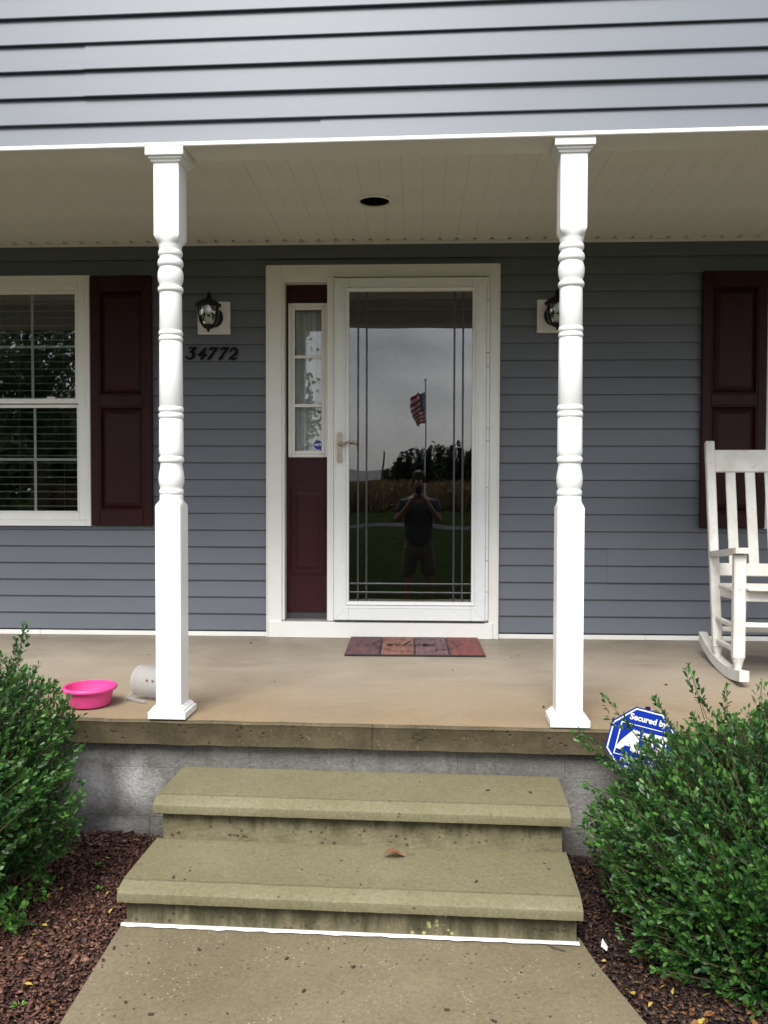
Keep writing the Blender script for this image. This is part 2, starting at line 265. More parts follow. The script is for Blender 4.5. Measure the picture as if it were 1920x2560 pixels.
# ------------------------------------------------------------------ mesh helpers
class MB:
    def __init__(s): s.v = []; s.f = []; s.m = []
    def add(s, v, f, m=0):
        o = len(s.v); s.v += [tuple(p) for p in v]; s.f += [tuple(i+o for i in q) for q in f]; s.m += [m]*len(f); return s
    def box(s, x0, x1, y0, y1, z0, z1, m=0):
        v = [(x0, y0, z0), (x1, y0, z0), (x1, y1, z0), (x0, y1, z0), (x0, y0, z1), (x1, y0, z1), (x1, y1, z1), (x0, y1, z1)]
        return s.add(v, [(0, 3, 2, 1), (4, 5, 6, 7), (0, 1, 5, 4), (1, 2, 6, 5), (2, 3, 7, 6), (3, 0, 4, 7)], m)
    def bbox(s, x0, x1, y0, y1, z0, z1, b=.002, m=0, seg=1):
        bm = bmesh.new(); r = bmesh.ops.create_cube(bm, size=1)
        for w in bm.verts: w.co = Vector(((x0+x1)/2+w.co.x*(x1-x0), (y0+y1)/2+w.co.y*(y1-y0), (z0+z1)/2+w.co.z*(z1-z0)))
        bmesh.ops.bevel(bm, geom=bm.edges[:], offset=b, segments=seg, affect='EDGES', profile=.5)
        return s.bm(bm, m)
    def bm(s, bm, m=0):
        bm.verts.index_update(); s.add([w.co[:] for w in bm.verts], [[w.index for w in f.verts] for f in bm.faces], m); bm.free(); return s
    def extr(s, prof, x0, x1, m=0):   # closed (y,z) profile extruded along x
        n = len(prof); v = [(x0, a, b) for a, b in prof]+[(x1, a, b) for a, b in prof]
        f = [(i, (i+1) % n, n+(i+1) % n, n+i) for i in range(n)]; return s.add(v, f+[tuple(range(n))[::-1], tuple(range(n, 2*n))], m)
    def poly(s, pts, y0, y1, m=0):    # closed (x,z) outline extruded along y
        n = len(pts); v = [(a, y0, b) for a, b in pts]+[(a, y1, b) for a, b in pts]
        return s.add(v, [tuple(range(n)), tuple(range(n, 2*n))[::-1]]+[(i, n+i, n+(i+1) % n, (i+1) % n) for i in range(n)], m)
    def polyz(s, pts, z0, z1, m=0):   # closed (x,y) outline extruded along z
        n = len(pts); v = [(a, b, z0) for a, b in pts]+[(a, b, z1) for a, b in pts]
        return s.add(v, [tuple(range(n))[::-1], tuple(range(n, 2*n))]+[(i, (i+1) % n, n+(i+1) % n, n+i) for i in range(n)], m)
    def lathe(s, prof, n=32, c=(0, 0, 0), cap=True, m=0, axis='z'):
        v = []
        for r, z in prof:
            for k in range(n):
                a = 2*math.pi*k/n; p = (r*math.cos(a), r*math.sin(a), z)
                if axis == 'y': p = (p[0], p[2], p[1])
                if axis == 'x': p = (p[2], p[0], p[1])
                v.append((p[0]+c[0], p[1]+c[1], p[2]+c[2]))
        f = [(j*n+k, j*n+(k+1) % n, (j+1)*n+(k+1) % n, (j+1)*n+k) for j in range(len(prof)-1) for k in range(n)]
        if cap: f += [tuple(range(n))[::-1], tuple(range((len(prof)-1)*n, len(prof)*n))]
        return s.add(v, f, m)
    def tube(s, pts, r, n=8, m=0, cap=True):
        pts = [Vector(p) for p in pts]; rs = r if hasattr(r, '__len__') else [r]*len(pts); v = []; ref = None
        for i, p in enumerate(pts):
            d = (pts[min(i+1, len(pts)-1)]-pts[max(i-1, 0)]).normalized()
            if ref is None: ref = d.orthogonal().normalized()
            a = (ref-ref.dot(d)*d).normalized(); ref = a; b = d.cross(a)
            v += [tuple(p+(a*math.cos(2*math.pi*k/n)+b*math.sin(2*math.pi*k/n))*rs[i]) for k in range(n)]
        f = [(j*n+k, j*n+(k+1) % n, (j+1)*n+(k+1) % n, (j+1)*n+k) for j in range(len(pts)-1) for k in range(n)]
        if cap: f += [tuple(range(n))[::-1], tuple(range((len(pts)-1)*n, len(pts)*n))]
        return s.add(v, f, m)
    def beam(s, p, q, w, h, b=.003, m=0, upv=(0, 0, 1)):  # rectangular bar from p to q, w across, h along upv
        p, q = Vector(p), Vector(q); d = (q-p); L_ = d.length; d.normalize(); sd = d.cross(Vector(upv)).normalized(); u = sd.cross(d)
        t = MB().bbox(-w/2, w/2, 0, L_, -h/2, h/2, b); v = [tuple(p+sd*a[0]+d*a[1]+u*a[2]) for a in t.v]; return s.add(v, t.f, m)
    def xf(s, M_): s.v = [tuple(M_ @ Vector(p)) for p in s.v]; return s
    def build(s, name, mats, parent=None, smooth=None, loc=None, rotz=0):
        me = bpy.data.meshes.new(name); me.from_pydata(s.v, [], s.f)
        for k in (mats if isinstance(mats, (list, tuple)) else [mats]): me.materials.append(MT[k] if isinstance(k, str) else k)
        if any(s.m): me.polygons.foreach_set('material_index', s.m)
        bm = bmesh.new(); bm.from_mesh(me); bmesh.ops.recalc_face_normals(bm, faces=bm.faces); bm.to_mesh(me); bm.free()
        if smooth: me.shade_smooth(); me.set_sharp_from_angle(angle=R(smooth))
        o = bpy.data.objects.new(name, me); COL.objects.link(o); o.parent = parent
        if loc: o.location = loc
        o.rotation_euler.z = rotz; return o
def tag(o, label=None, cat=None, group=None, kind=None):
    for k, v in (('label', label), ('category', cat), ('group', group), ('kind', kind)):
        if v: o[k] = v
    return o
def thing(name, label, cat, loc=(0, 0, 0), rotz=0, group=None):
    o = bpy.data.objects.new(name, None); COL.objects.link(o); o.location = loc; o.rotation_euler.z = rotz; o.empty_display_size = .1
    return tag(o, label, cat, group)
def npmesh(name, v, f, mats, parent=None, attr=None, mi=None):
    me = bpy.data.meshes.new(name); v = np.asarray(v, np.float32); f = np.asarray(f, np.int32); k = f.shape[1]
    me.vertices.add(len(v)); me.vertices.foreach_set('co', v.ravel()); me.loops.add(f.size); me.loops.foreach_set('vertex_index', f.ravel())
    me.polygons.add(len(f)); me.polygons.foreach_set('loop_start', np.arange(0, f.size, k, dtype=np.int32))
    for q in (mats if isinstance(mats, (list, tuple)) else [mats]): me.materials.append(MT[q])
    if mi is not None: me.polygons.foreach_set('material_index', np.asarray(mi, np.int32))
    if attr is not None: me.attributes.new('young', 'FLOAT', 'POINT').data.foreach_set('value', np.asarray(attr, np.float32))
    me.update(calc_edges=True); me.validate(); o = bpy.data.objects.new(name, me); COL.objects.link(o); o.parent = parent; return o
def textmesh(s, size, bold=0, shear=0, align='CENTER', extr=.0004):
    cu = bpy.data.curves.new('lettering', 'FONT'); cu.body = s; cu.size = size; cu.offset = bold; cu.shear = shear; cu.align_x = align; cu.align_y = 'CENTER'; cu.extrude = extr
    cu.resolution_u = 4; o = bpy.data.objects.new('lettering', cu); COL.objects.link(o); dg = bpy.context.evaluated_depsgraph_get(); dg.update()
    me = bpy.data.meshes.new_from_object(o.evaluated_get(dg)); bpy.data.objects.remove(o); v = [p.co[:] for p in me.vertices]; f = [tuple(p.vertices) for p in me.polygons]
    bpy.data.meshes.remove(me); return v, f

FR = -0.03                       # the porch front runs very slightly skew to the wall
def fy(x, y0): return y0+FR*x
FA = math.atan(FR)

# ------------------------------------------------------------------ ground, path, beds
g = MB(); g.add([(-250, -300, -.68), (250, -300, -.68), (250, 60, -.68), (-250, 60, -.68)], [(0, 1, 2, 3)])
tag(g.build('lawn', 'grass'), kind='structure')
w = MB(); pl = [(-.932, -2.385), (-.935, -2.9), (-.93, -4), (-.9, -6.2), (1.7, -6.2), (1.45, -5.2), (1.1, -4.2), (.83, -3.4), (.62, -2.84), (.53, -2.55), (.505, -2.425)]
def wz(y): return -.485-.058*max(0, -2.38-y)
n = len(pl); vv = [(a, b, wz(b)) for a, b in pl]+[(a, b, wz(b)-.12) for a, b in pl]
w.add(vv, [tuple(range(n))[::-1]]+[(i, (i+1) % n, n+(i+1) % n, n+i) for i in range(n)])
tag(w.build('path', 'c_walk'), 'tan concrete front path', kind='structure')
def bz(x, y): return -.492-.06*max(0, -1.8-y)+.012*math.sin(x*5.1+y*3)+.010*math.sin(x*9-y*7)
def bed(name, x0, x1fun, label):
    nx, ny = 40, 40; v = []; f = []
    for j in range(ny+1):
        y = -1.7-j*(2.4/ny); xa, xb = x0, x1fun(y)
        for i in range(nx+1):
            x = xa+(xb-xa)*i/nx; v.append((x, y, bz(x, y)))
    for j in range(ny):
        for i in range(nx): a = j*(nx+1)+i; f.append((a, a+1, a+nx+2, a+nx+1))
    m = MB().add(v, f); k = len(m.v)
    front = [ny*(nx+1)+i for i in range(nx+1)]
    m.v += [(v[i][0], v[i][1]-.05, -.70) for i in front]
    m.f += [(front[i], front[i+1], k+i+1, k+i) for i in range(nx)]; m.m += [0]*nx
    return tag(m.build(name, 'soil'), label, kind='structure')
def pathR(y):
    p = [(q[1], q[0]) for q in pl[4:]]; p = sorted(p)
    return float(np.interp(y, [a for a, b in p], [b for a, b in p])) if y < -2.43 else .50
bed('ground_bed_west', -4.2, lambda y: -.93, 'soil of the planting bed beside the pink bowl')
bed('ground_bed_east', 4.2, lambda y: pathR(y), 'soil of the planting bed under the yard sign')
def chips(name, mt, xs, ys, n, smin, smax, inside, label, lift=.004):
    x = rng.uniform(*xs, n); y = -1.75-(rng.random(n)**1.0)*(ys)
    ok = np.array([inside(a, b) for a, b in zip(x, y)]); x, y = x[ok], y[ok]; n = len(x)
    z = np.array([bz(a, b) for a, b in zip(x, y)])+rng.uniform(0, .016, n)+lift
    a = rng.uniform(0, 2*np.pi, n); tl = rng.normal(0, .35, (n, 2)); L1 = smin+(smax-smin)*rng.random(n)**1.8*1.5; L2 = L1*rng.uniform(.3, .9, n); th = np.minimum(L1*rng.uniform(.10, .30, n), .006)
    base = np.array([(-1, -1, -1), (1, -1, -1), (1, 1, -1), (-1, 1, -1), (-1, -1, 1), (1, -1, 1), (1, 1, 1), (-1, 1, 1)], float)*.5
    P = base[None]*(1+rng.uniform(-.6, .5, (n, 8, 3))); P[:, 4:, :2] *= .9
    P = P*np.stack([L1, L2, th], 1)[:, None]
    P[..., 2] += P[..., 0]*tl[:, None, 0]+P[..., 1]*tl[:, None, 1]
    ca, sa = np.cos(a)[:, None], np.sin(a)[:, None]; X = P[..., 0]*ca-P[..., 1]*sa+x[:, None]; Y = P[..., 0]*sa+P[..., 1]*ca+y[:, None]; Z = P[..., 2]+z[:, None]
    V = np.stack([X, Y, Z], -1).reshape(-1, 3); q = np.array([(0, 3, 2, 1), (4, 5, 6, 7), (0, 1, 5, 4), (1, 2, 6, 5), (2, 3, 7, 6), (3, 0, 4, 7)])
    F = (q[None]+8*np.arange(n)[:, None, None]).reshape(-1, 4)
    return tag(npmesh(name, V, F, mt), label, 'mulch', kind='stuff')
chips('rock_mulch', 'chipL', (-2.6, -.94), 1.75, 52000, .006, .0155, lambda x, y: y < fy(x, -1.82), 'reddish brown rock chips covering the bed beside the pink bowl side')
chips('bark_mulch', 'chipR', (.50, 2.0), 1.7, 42000, .006, .0155, lambda x, y: y < fy(x, -1.82) and x > pathR(y)+.012, 'dark wet bark chips covering the bed around the large boxwood')
gd = MB(); ng = 60
gd.v = []; 
for i in range(ng+1):
    x = -60+120*i/ng; yy = -29.5+.4*math.sin(x*.11); gd.v += [(x, yy-2.0, -.664), (x, yy+1.4, -.664)]
gd.f = [(2*i, 2*i+2, 2*i+3, 2*i+1) for i in range(ng)]; gd.m = [0]*ng
tag(gd.build('gravel_road', 'gravel'), kind='structure')

# ------------------------------------------------------------------ porch slab, foundation, steps
sl = MB(); NX = 120; v = []; f = []
def sl_front(x): return fy(x, -1.843)+.0025*math.sin(x*23)+.002*math.sin(x*61+1)
prof = [(lambda x: .02, 0.0, 0), (lambda x: sl_front(x)+.012, -.004, 0), (lambda x: sl_front(x)+.003, -.008, 1), (lambda x: sl_front(x)-.004, -.013, 1), (lambda x: sl_front(x), -.020, 1), (lambda x: sl_front(x)+.001, -.097, 1), (lambda x: sl_front(x)+.05, -.099, 1), (lambda x: sl_front(x)+.05, -.02, 1)]
for i in range(NX+1):
    x = -4.4+8.8*i/NX
    for k, (fn, z, mi) in enumerate(prof):
        v.append((x, fn(x), z-(0 if k not in (5,) else .004*random.random())))
K = len(prof)
for i in range(NX):
    for k in range(K-2): f.append((i*K+k, (i+1)*K+k, (i+1)*K+k+1, i*K+k+1)); sl.m.append(0 if k < 1 else 1)
sl.v = v; sl.f = f
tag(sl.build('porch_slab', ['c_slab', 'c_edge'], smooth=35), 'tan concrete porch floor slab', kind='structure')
fw_ = MB().box(-4.4, 4.4, .012, .2, -.75, -.085)
fwall = tag(fw_.build('foundation_wall', 'joint', loc=(0, -1.805, 0), rotz=FA), 'grey painted concrete block wall under the porch floor', kind='structure')
for r, (z0, z1) in enumerate(((-.205, -.0855), (-.400, -.205), (-.595, -.400), (-.74, -.595))):
    off = -1.265 if r % 2 else -1.055
    for k in range(-9, 16):
        x0 = off+k*.405
        if x0 > 4 or x0 < -4: continue
        dy = random.uniform(-.001, .001)
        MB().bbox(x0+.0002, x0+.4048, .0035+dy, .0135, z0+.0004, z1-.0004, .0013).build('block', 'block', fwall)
ST = thing('concrete_steps', 'two mossy precast concrete steps leading up to the porch', 'steps', (-.2, -2.15, -.485), math.atan(-.035))
def noz(z, y0, y1, x0, x1, name, seed):
    rr = random.Random(seed); m = MB(); n = 60; p = [(y1, 0), (y0+.058, 0), (y0+.0575, -.009), (y0+.0520, -.009), (y0+.0515, -.002), (y0+.014, -.013), (y0+.002, -.022), (y0, -.032), (y0+.001, -.050), (y0+.022, -.060), (y1, -.060)]
    v = []
    ch = [rr.uniform(-.0012, .0012) for _ in range(n+1)]
    for i in range(n+1):
        x = x0+(x1-x0)*i/n; e = 1 if 0 < i < n else 0
        for k, (a, b) in enumerate(p): v.append((x, a+(ch[i] if 0 < k < 10 else 0)*(2.5 if 0 < k < 5 else 1), b+z))
    K = len(p); f = [(i*K+k, (i+1)*K+k, (i+1)*K+(k+1) % K, i*K+(k+1) % K) for i in range(n) for k in range(K)]+[tuple(range(K)), tuple(range(n*K, n*K+K))[::-1]]
    m.add(v, f); bb = m.build(name, 'c_step', ST, smooth=30); return bb
def riser(z0, z1, y0, y1, x0, x1, name):
    m = MB(); nx, nz = 40, 6; v = []; f = []
    for j in range(nz+1):
        for i in range(nx+1): v.append((x0+(x1-x0)*i/nx, y0+.0015*math.sin(i*1.7+j), z0+(z1-z0)*j/nz))
    for j in range(nz):
        for i in range(nx): a = j*(nx+1)+i; f.append((a, a+1, a+nx+2, a+nx+1))
    m.add(v, f); b0 = len(m.v)
    for xe, s in ((x0, 0), (x1, nx)):
        a, b = s, nz*(nx+1)+s; k = len(m.v); m.v += [(xe, y1, z0), (xe, y1, z1)]
        col = [j*(nx+1)+s for j in range(nz+1)]; m.f.append(tuple(col+[k+1, k])); m.m.append(0)
    m.v += [(x0, y1, z0), (x1, y1, z0), (x0, y1, z1), (x1, y1, z1)]; k = len(m.v)-4; m.f += [(k, k+1, k+3, k+2)]; m.m += [0]
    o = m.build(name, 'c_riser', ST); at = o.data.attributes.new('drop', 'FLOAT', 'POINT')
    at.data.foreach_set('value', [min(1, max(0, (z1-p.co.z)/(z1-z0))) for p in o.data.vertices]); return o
# local frame: x from -.725 to .725, y relative to -2.15, z relative to -.485
noz(.290, .0, .345, -.725, .725, 'tread', 1); riser(.130, .236, .036, .335, -.700, .700, 'riser')
noz(.135, -.322, .042, -.725, .715, 'tread', 2); riser(-.15, .080, -.288, .32, -.705, .700, 'riser')
m = MB(); n = 50; v = []
for i in range(n+1):
    x = -.722+1.43*i/n; y0 = -.292-.010-.004*math.sin(i*1.9)*random.random(); v += [(x, -.283, .0), (x, -.2905, .006), (x, y0+.005, .004), (x, y0+.002-.005*random.random(), .0005)]
f = [(i*4+k, (i+1)*4+k, (i+1)*4+k+1, i*4+k+1) for i in range(n) for k in range(3)]
m.add(v, f).build('sealant_bead', 'caulk', ST, smooth=60)

# ------------------------------------------------------------------ house shell
H = thing('house', 'grey blue vinyl sided house with white trim and a covered front porch', 'house')
DO = (-.905, .485, -.02, 2.22); WL = (-2.98, -1.975, .67, 2.17); WR = (2.035, 3.04, .67, 2.17)
back = MB()
xs = [-4.4, WL[0], WL[1], DO[0], DO[1], WR[0], WR[1], 4.4]
for a, b in ((0, 1), (2, 3), (4, 5), (6, 7)): back.box(xs[a], xs[b], .014, .12, -.1, 2.6)
for o_ in (WL, WR): back.box(o_[0], o_[1], .014, .12, -.1, o_[2]); back.box(o_[0], o_[1], .014, .12, o_[3], 2.6)
back.box(DO[0], DO[1], .014, .12, DO[3], 2.6)
FWALL = back.build('front_wall', 'room', H)
PD = .0150
def course(z0, z1, x0, x1, parent, name='siding_board', dy=0.0, full=.1016, zb=None):
    zb = z0 if zb is None else zb
    yo = lambda z: .0105-(1-(z-zb)/full)*PD-.002
    p = [(.012+dy, z1), (yo(z1)+dy, z1), (yo(z0+.0035)+dy, z0+.0035), (yo(z0)+.0012+dy, z0+.0008), (yo(z0)+.003+dy, z0), (.012+dy, z0)]
    return MB().extr(p, x0, x1).build(name, 'siding', parent)
B0 = .544-6*.1016
seam = {4: [1.135], 5: [1.135], 6: [-1.22], 7: [-1.22], 12: [2.9], 13: [2.9], 16: [.9], 17: [.9], 10: [-2.6]}
for k in range(1, 25):
    zb = B0+k*.1016; z1 = min(zb+.1012, 2.356); z0 = max(zb, .02)
    if z1-z0 < .006: continue
    iv = [(-4.4, 4.4)]
    for o_ in (DO, WL, WR):
        if z0 < o_[3] and z1 > o_[2]:
            n_ = []
            for a, b in iv:
                if a < o_[0]: n_.append((a, min(b, o_[0])))
                if b > o_[1]: n_.append((max(a, o_[1]), b))
            iv = n_
            if z1 > o_[3]+.004: course(o_[3], z1, o_[0], o_[1], FWALL, zb=zb)
            if z0 < o_[2]-.004 and o_ is not DO: course(z0, o_[2], o_[0], o_[1], FWALL, zb=zb)
    for a, b in iv:
        cuts = [a]+[s for s in seam.get(k, []) if a < s < b]+[b]
        for q in range(len(cuts)-1): course(z0, z1, cuts[q]-(.003 if q else 0), cuts[q+1], FWALL, dy=-.0032 if q % 2 else random.uniform(-.0003, .0003), zb=zb)
for a, b in ((-4.4, -2.30), (-2.299, DO[0]-.001), (DO[1]+.001, 1.36), (1.361, 4.4)): MB().bbox(a, b, -.012, .010, .001, .028, .002).build('base_trim', 'white', FWALL)
MB().bbox(-4.4, -.5, -.022, .008, 2.353, 2.374, .002).bbox(-.499, 4.4, -.022, .008, 2.353, 2.374, .002).build('wall_top_trim', 'white', FWALL)
# upper storey wall and porch beam
UW = MB().box(-4.4, 4.4, .014, .13, 2.24, 5.0).build('upper_wall', 'room', H, loc=(0, -1.832, 0), rotz=FA)
useam = {0: [-.368], 2: [-1.28], 3: [-1.28], 4: [2.2], 5: [2.2], 1: [2.6]}
for k in range(0, 27):
    zb = 2.193+k*.1016; z0 = max(zb, 2.2135); a, b = -4.4, 4.4; cuts = [a]+useam.get(k, [random.uniform(-4, -2)])+[b]
    for q in range(len(cuts)-1): course(z0, zb+.1012, cuts[q]-(.002 if q else 0), cuts[q+1], UW, dy=-.003 if q else 0, zb=zb)
for a, b in ((-4.4, -.475), (-.474, 4.4)): MB().extr([(-.014, 2.196), (-.016, 2.199), (-.016, 2.203), (-.0135, 2.206), (-.0135, 2.2125), (.012, 2.2125), (.012, 2.196)], a, b).build('drip_trim', 'white', UW)
PB = MB().bbox(-4.4, 4.4, .0145, .145, 2.198, 2.40, .002).build('porch_beam', 'ceil', H, loc=(0, -1.832, 0), rotz=FA)
# soffit planks
PC = MB().box(-4.4, -.30, -1.70, .10, 2.3765, 2.40).box(-.146, 4.4, -1.70, .10, 2.3765, 2.40).box(-.30, -.146, -1.70, -.777, 2.3765, 2.40).box(-.30, -.146, -.623, .1, 2.3765, 2.40).build('porch_ceiling', 'room', H)
pm = None
for k in range(-42, 43):
    x0 = -.4854+k*.1021
    if pm is None:
        y0, y1 = -1.60, -.004; w_ = .10205
        p = [(.0000, 2.376), (.0001, 2.3660), (.0022, 2.3644), (.0045, 2.3640), (w_-.0045, 2.3640), (w_-.0022, 2.3644), (w_-.0001, 2.3660), (w_, 2.376)]
        def plank(ya, yb, notch=True):
            m = MB(); n = len(p); v = []
            for y, s_ in ((ya, 0), (yb-(.045 if notch else 0), 0), (yb, .017 if notch else 0)): v += [(w_/2+(a-w_/2)*(1-2*s_/w_), y, b+s_*.2) for a, b in p]
            return m.add(v, [(j*n+i, j*n+(i+1) % n, (j+1)*n+(i+1) % n, (j+1)*n+i) for j in range(2) for i in range(n)]+[tuple(range(n)), tuple(range(2*n, 3*n))[::-1]])
        o = plank(y0-.12, -.022).build('soffit_plank', 'ceil', PC); pm = o.data
    elif k in (1, 2, 3):
        o = plank(y0-.12, -.7755, False).build('soffit_plank', 'ceil', PC); o2 = plank(-.624, -.022).build('soffit_plank', 'ceil', PC); o2.location = (x0, 0, 0)
        if k != 2:
            xa, xb = (x0, -.300) if k == 1 else (-.146, x0+.1019); MB().box(xa, xb, -.7754, -.6241, 2.3640, 2.376).build('soffit_plank', 'ceil', PC)
    else:
        o = bpy.data.objects.new('soffit_plank', pm); COL.objects.link(o); o.parent = PC
    o.location = (x0, 0, random.uniform(-.0006, .0006) + (.0008 if k % 3 == 0 else 0))
RF = MB().add([(-4.9, -2.3, 5.0), (4.9, -2.3, 5.0), (4.9, 2.5, 7.0), (-4.9, 2.5, 7.0), (-4.9, -2.3, 5.12), (4.9, -2.3, 5.12), (4.9, 2.5, 7.12), (-4.9, 2.5, 7.12)], [(0, 3, 2, 1), (4, 5, 6, 7), (0, 1, 5, 4), (1, 2, 6, 5), (2, 3, 7, 6), (3, 0, 4, 7)]).build('roof', 'roof', H)
sw = MB()
for s in (-1, 1): sw.box(s*4.4-.06, s*4.4+.06, .13, 6, -.7, 5); sw.box(s*4.34-.02, s*4.34+.02, -1.6, .12, 2.42, 5)
sw.box(-4.4, 4.4, 5.9, 6, -.7, 5); sw.box(-4.4, 4.4, -1.6, 6, 2.49, 2.53); sw.box(-4.4, 4.4, .13, 6, -.12, -.03)
for px in (-1.6, .9): sw.box(px, px+.1, .13, 5.9, -.03, 2.48)
sw.box(-1.5, .9, 2.6, 2.7, -.03, 2.48)
sw.build('house_body', 'room', H)

# ------------------------------------------------------------------ entrance
DC = MB()
DC.bbox(-.905, -.812, -.028, .012, .0, 2.222, .003); DC.bbox(.425, .485, -.028, .012, .0, 2.222, .003)
DC.bbox(-.8115, .4245, -.028, .012, 2.152, 2.222, .003)
DC.bbox(-.90, .48, -.034, -.0285, 2.2165, 2.2245, .0015); DC.bbox(-.9055, -.897, -.034, -.0285, .0, 2.216, .0015); DC.bbox(.477, .4855, -.034, -.0285, .0, 2.216, .0015)
DC.box(-.8115, -.797, -.018, .11, .105, 2.1515); DC.box(-.7965, -.538, -.018, .11, 2.128, 2.1515)
DC.box(.406, .4245, -.018, .11, .10, 2.1515)
DCo = DC.build('door_casing', 'white', H)
MB().bbox(-.538, -.498, -.038, .11, .104, 2.1515, .003).bbox(-.512, -.499, -.0445, -.0385, .104, 2.15, .0015).build('mullion_post', 'white', DCo)
MB().bbox(-.888, .452, -.040, -.0285, .001, .098, .0025).build('kick_board', 'white', DCo)
MB().bbox(-.811, .424, -.030, .14, .0985, .1035, .001).build('threshold', 'alu', DCo)
# sidelight
SL = MB().box(-.7965, -.5385, .055, .095, .14, 2.1275).build('sidelight', 'maroon_door', H)
MB().bbox(-.7965, -.5385, .048, .10, .1045, .1395, .003).build('bottom_sweep', 'lead', SL)
def frame(m, x0, x1, z0, z1, w_, y0, y1, b=.002, wt=None, wb=None):
    wt = wt or w_; wb = wb or w_
    m.bbox(x0, x0+w_, y0, y1, z0, z1, b); m.bbox(x1-w_, x1, y0, y1, z0, z1, b); m.bbox(x0+w_+.0002, x1-w_-.0002, y0, y1, z1-wt, z1, b); m.bbox(x0+w_+.0002, x1-w_-.0002, y0, y1, z0, z0+wb, b); return m
m = frame(MB(), -.783, -.541, 1.086, 2.016, .020, .036, .0545, .005); frame(m, -.7628, -.5612, 1.1062, 1.9958, .020, .0425, .0545, .004); m.build('window_frame', 'white', SL)
MB().box(-.7425, -.5815, .047, .0495, 1.127, 1.975).build('pane', 'glass', SL)
for z in (1.693, 1.399): MB().bbox(-.7425, -.5815, .0425, .0465, z-.009, z+.009, .001).build('muntin', 'white', SL)
def raised(x0, x1, z0, z1, yf, dep, brd, fld, m=None):   # raised panel: bead, sunk slope, field
    m = m or MB(); r = [((x0, x1, z0, z1), yf-.004), ((x0+.008, x1-.008, z0+.008, z1-.008), yf-.006), ((x0+.014, x1-.014, z0+.014, z1-.014), yf+dep), ((x0+brd, x1-brd, z0+brd, z1-brd), yf+fld), ((x0+brd+.003, x1-brd-.003, z0+brd+.003, z1-brd-.003), yf+fld-.002)]
    v = []
    for (a, b, c, d), y in [((x0, x1, z0, z1), yf+.0005)]+r: v += [(a, y, c), (b, y, c), (b, y, d), (a, y, d)]
    f = [(4*j+k, 4*j+(k+1) % 4, 4*j+4+(k+1) % 4, 4*j+4+k) for j in range(5) for k in range(4)]+[(20, 21, 22, 23)]
    return m.add(v, f)
raised(-.775, -.556, .37, .905, .055, .006, .047, -.004).build('raised_panel', 'maroon_door', SL)
cu = thing('curtain', 'white pleated curtain hanging behind the narrow sidelight glass', 'curtain', (-.66, .075+.03, 1.08))
m = MB(); n = 60; v = []
for j in range(13):
    for i in range(n+1):
        u = i/n; zz = -.02+j*.08; am = .012; x = -.105+u*.205+(.008*math.sin(u*9+j*.2) if j < 5 else 0)*(1-j/5 if j < 5 else 0)
        v.append((x - (.02*u*(1-j/4) if j < 4 else 0), am*math.sin(u*34+1.5*math.sin(u*7))+.004*math.sin(u*71+j*.3), zz))
m.add(v, [(j*(n+1)+i, j*(n+1)+i+1, (j+1)*(n+1)+i+1, (j+1)*(n+1)+i) for j in range(12) for i in range(n)]).build('cloth', 'curtain', cu, smooth=60)
SL.data.polygons  # the sidelight slab is cut below so that the pane looks through
bm = bmesh.new(); a = MB(); a.box(-.7965, -.7435, .055, .095, .14, 2.1275).box(-.5805, -.5385, .055, .095, .14, 2.1275).box(-.7430, -.5810, .055, .095, .14, 1.126).box(-.7430, -.5810, .055, .095, 1.976, 2.1275)
me = bpy.data.meshes.new('sidelight'); me.from_pydata(a.v, [], a.f); me.materials.append(MT['maroon_door']); SL.data = me
st = thing('security_sticker', 'blue octagonal alarm sticker on the sidelight glass', 'sticker', (-.602, .0462, 1.162))
oc = lambda r, rot=22.5, n=8: [(r*math.cos(R(rot+k*360/n)), r*math.sin(R(rot+k*360/n))) for k in range(n)]
MB().poly(oc(.0285), -.0004, .0002).build('backing', 'signblue', st)
def text_part(s, size, x, z, y, parent, mt='signwhite', bold=0, name='lettering', rot=0):
    v, f = textmesh(s, size, bold); c, s_ = math.cos(rot), math.sin(rot)
    return MB().add([(x+a[0]*c-a[1]*s_, y-a[2], z+a[0]*s_+a[1]*c) for a in v], f).build(name, mt, parent)
text_part('ADT', .021, 0, 0, -.001, st, bold=.0006)
# storm door
MB().box(-.4965, .4045, -.017, -.010, 2.10, 2.1513).build('head_gap_shade', 'black', DCo)  # black strip standing in for the shade in the gap above the door
SD = MB(); X0, X1, Z0, Z1 = -.497, .405, .110, 2.142
SD.bbox(X0, X0+.091, -.052, -.018, Z0, Z1, .003); SD.bbox(X1-.083, X1, -.052, -.018, Z0, Z1, .003); SD.bbox(X0+.0912, X1-.0832, -.052, -.018, Z1-.081, Z1, .003); SD.bbox(X0+.0912, X1-.0832, -.052, -.018, Z0, Z0+.114, .003)
SDo = SD.build('storm_door', 'door_white', H)
gx0, gx1, gz0, gz1 = X0+.091, X1-.083, Z0+.114, Z1-.081
def bevelframe(x0, x1, z0, z1, wd, y0, y1):   # sloping glazing bead
    v = []
    for d, y in ((wd, y0+.004), (wd*.8, y0), (0, y1), ): v += [(x0-d, y, z0-d), (x1+d, y, z0-d), (x1+d, y, z1+d), (x0-d, y, z1+d)]
    return MB().add(v, [(4*j+k, 4*j+(k+1) % 4, 4*j+4+(k+1) % 4, 4*j+4+k) for j in range(2) for k in range(4)])
bevelframe(gx0, gx1, gz0, gz1, .022, -.0585, -.044).build('glazing_bead', 'door_white', SDo)
frame(MB(), X0+.006, X1-.006, Z0+.005, Z1-.006, .004, -.0535, -.0522, .0005).build('edge_rib', 'door_white', SDo)
MB().box(X0+.004, X1-.004, -.050, -.020, Z0-.0055, Z0-.0005).build('bottom_sweep', 'black', SDo)
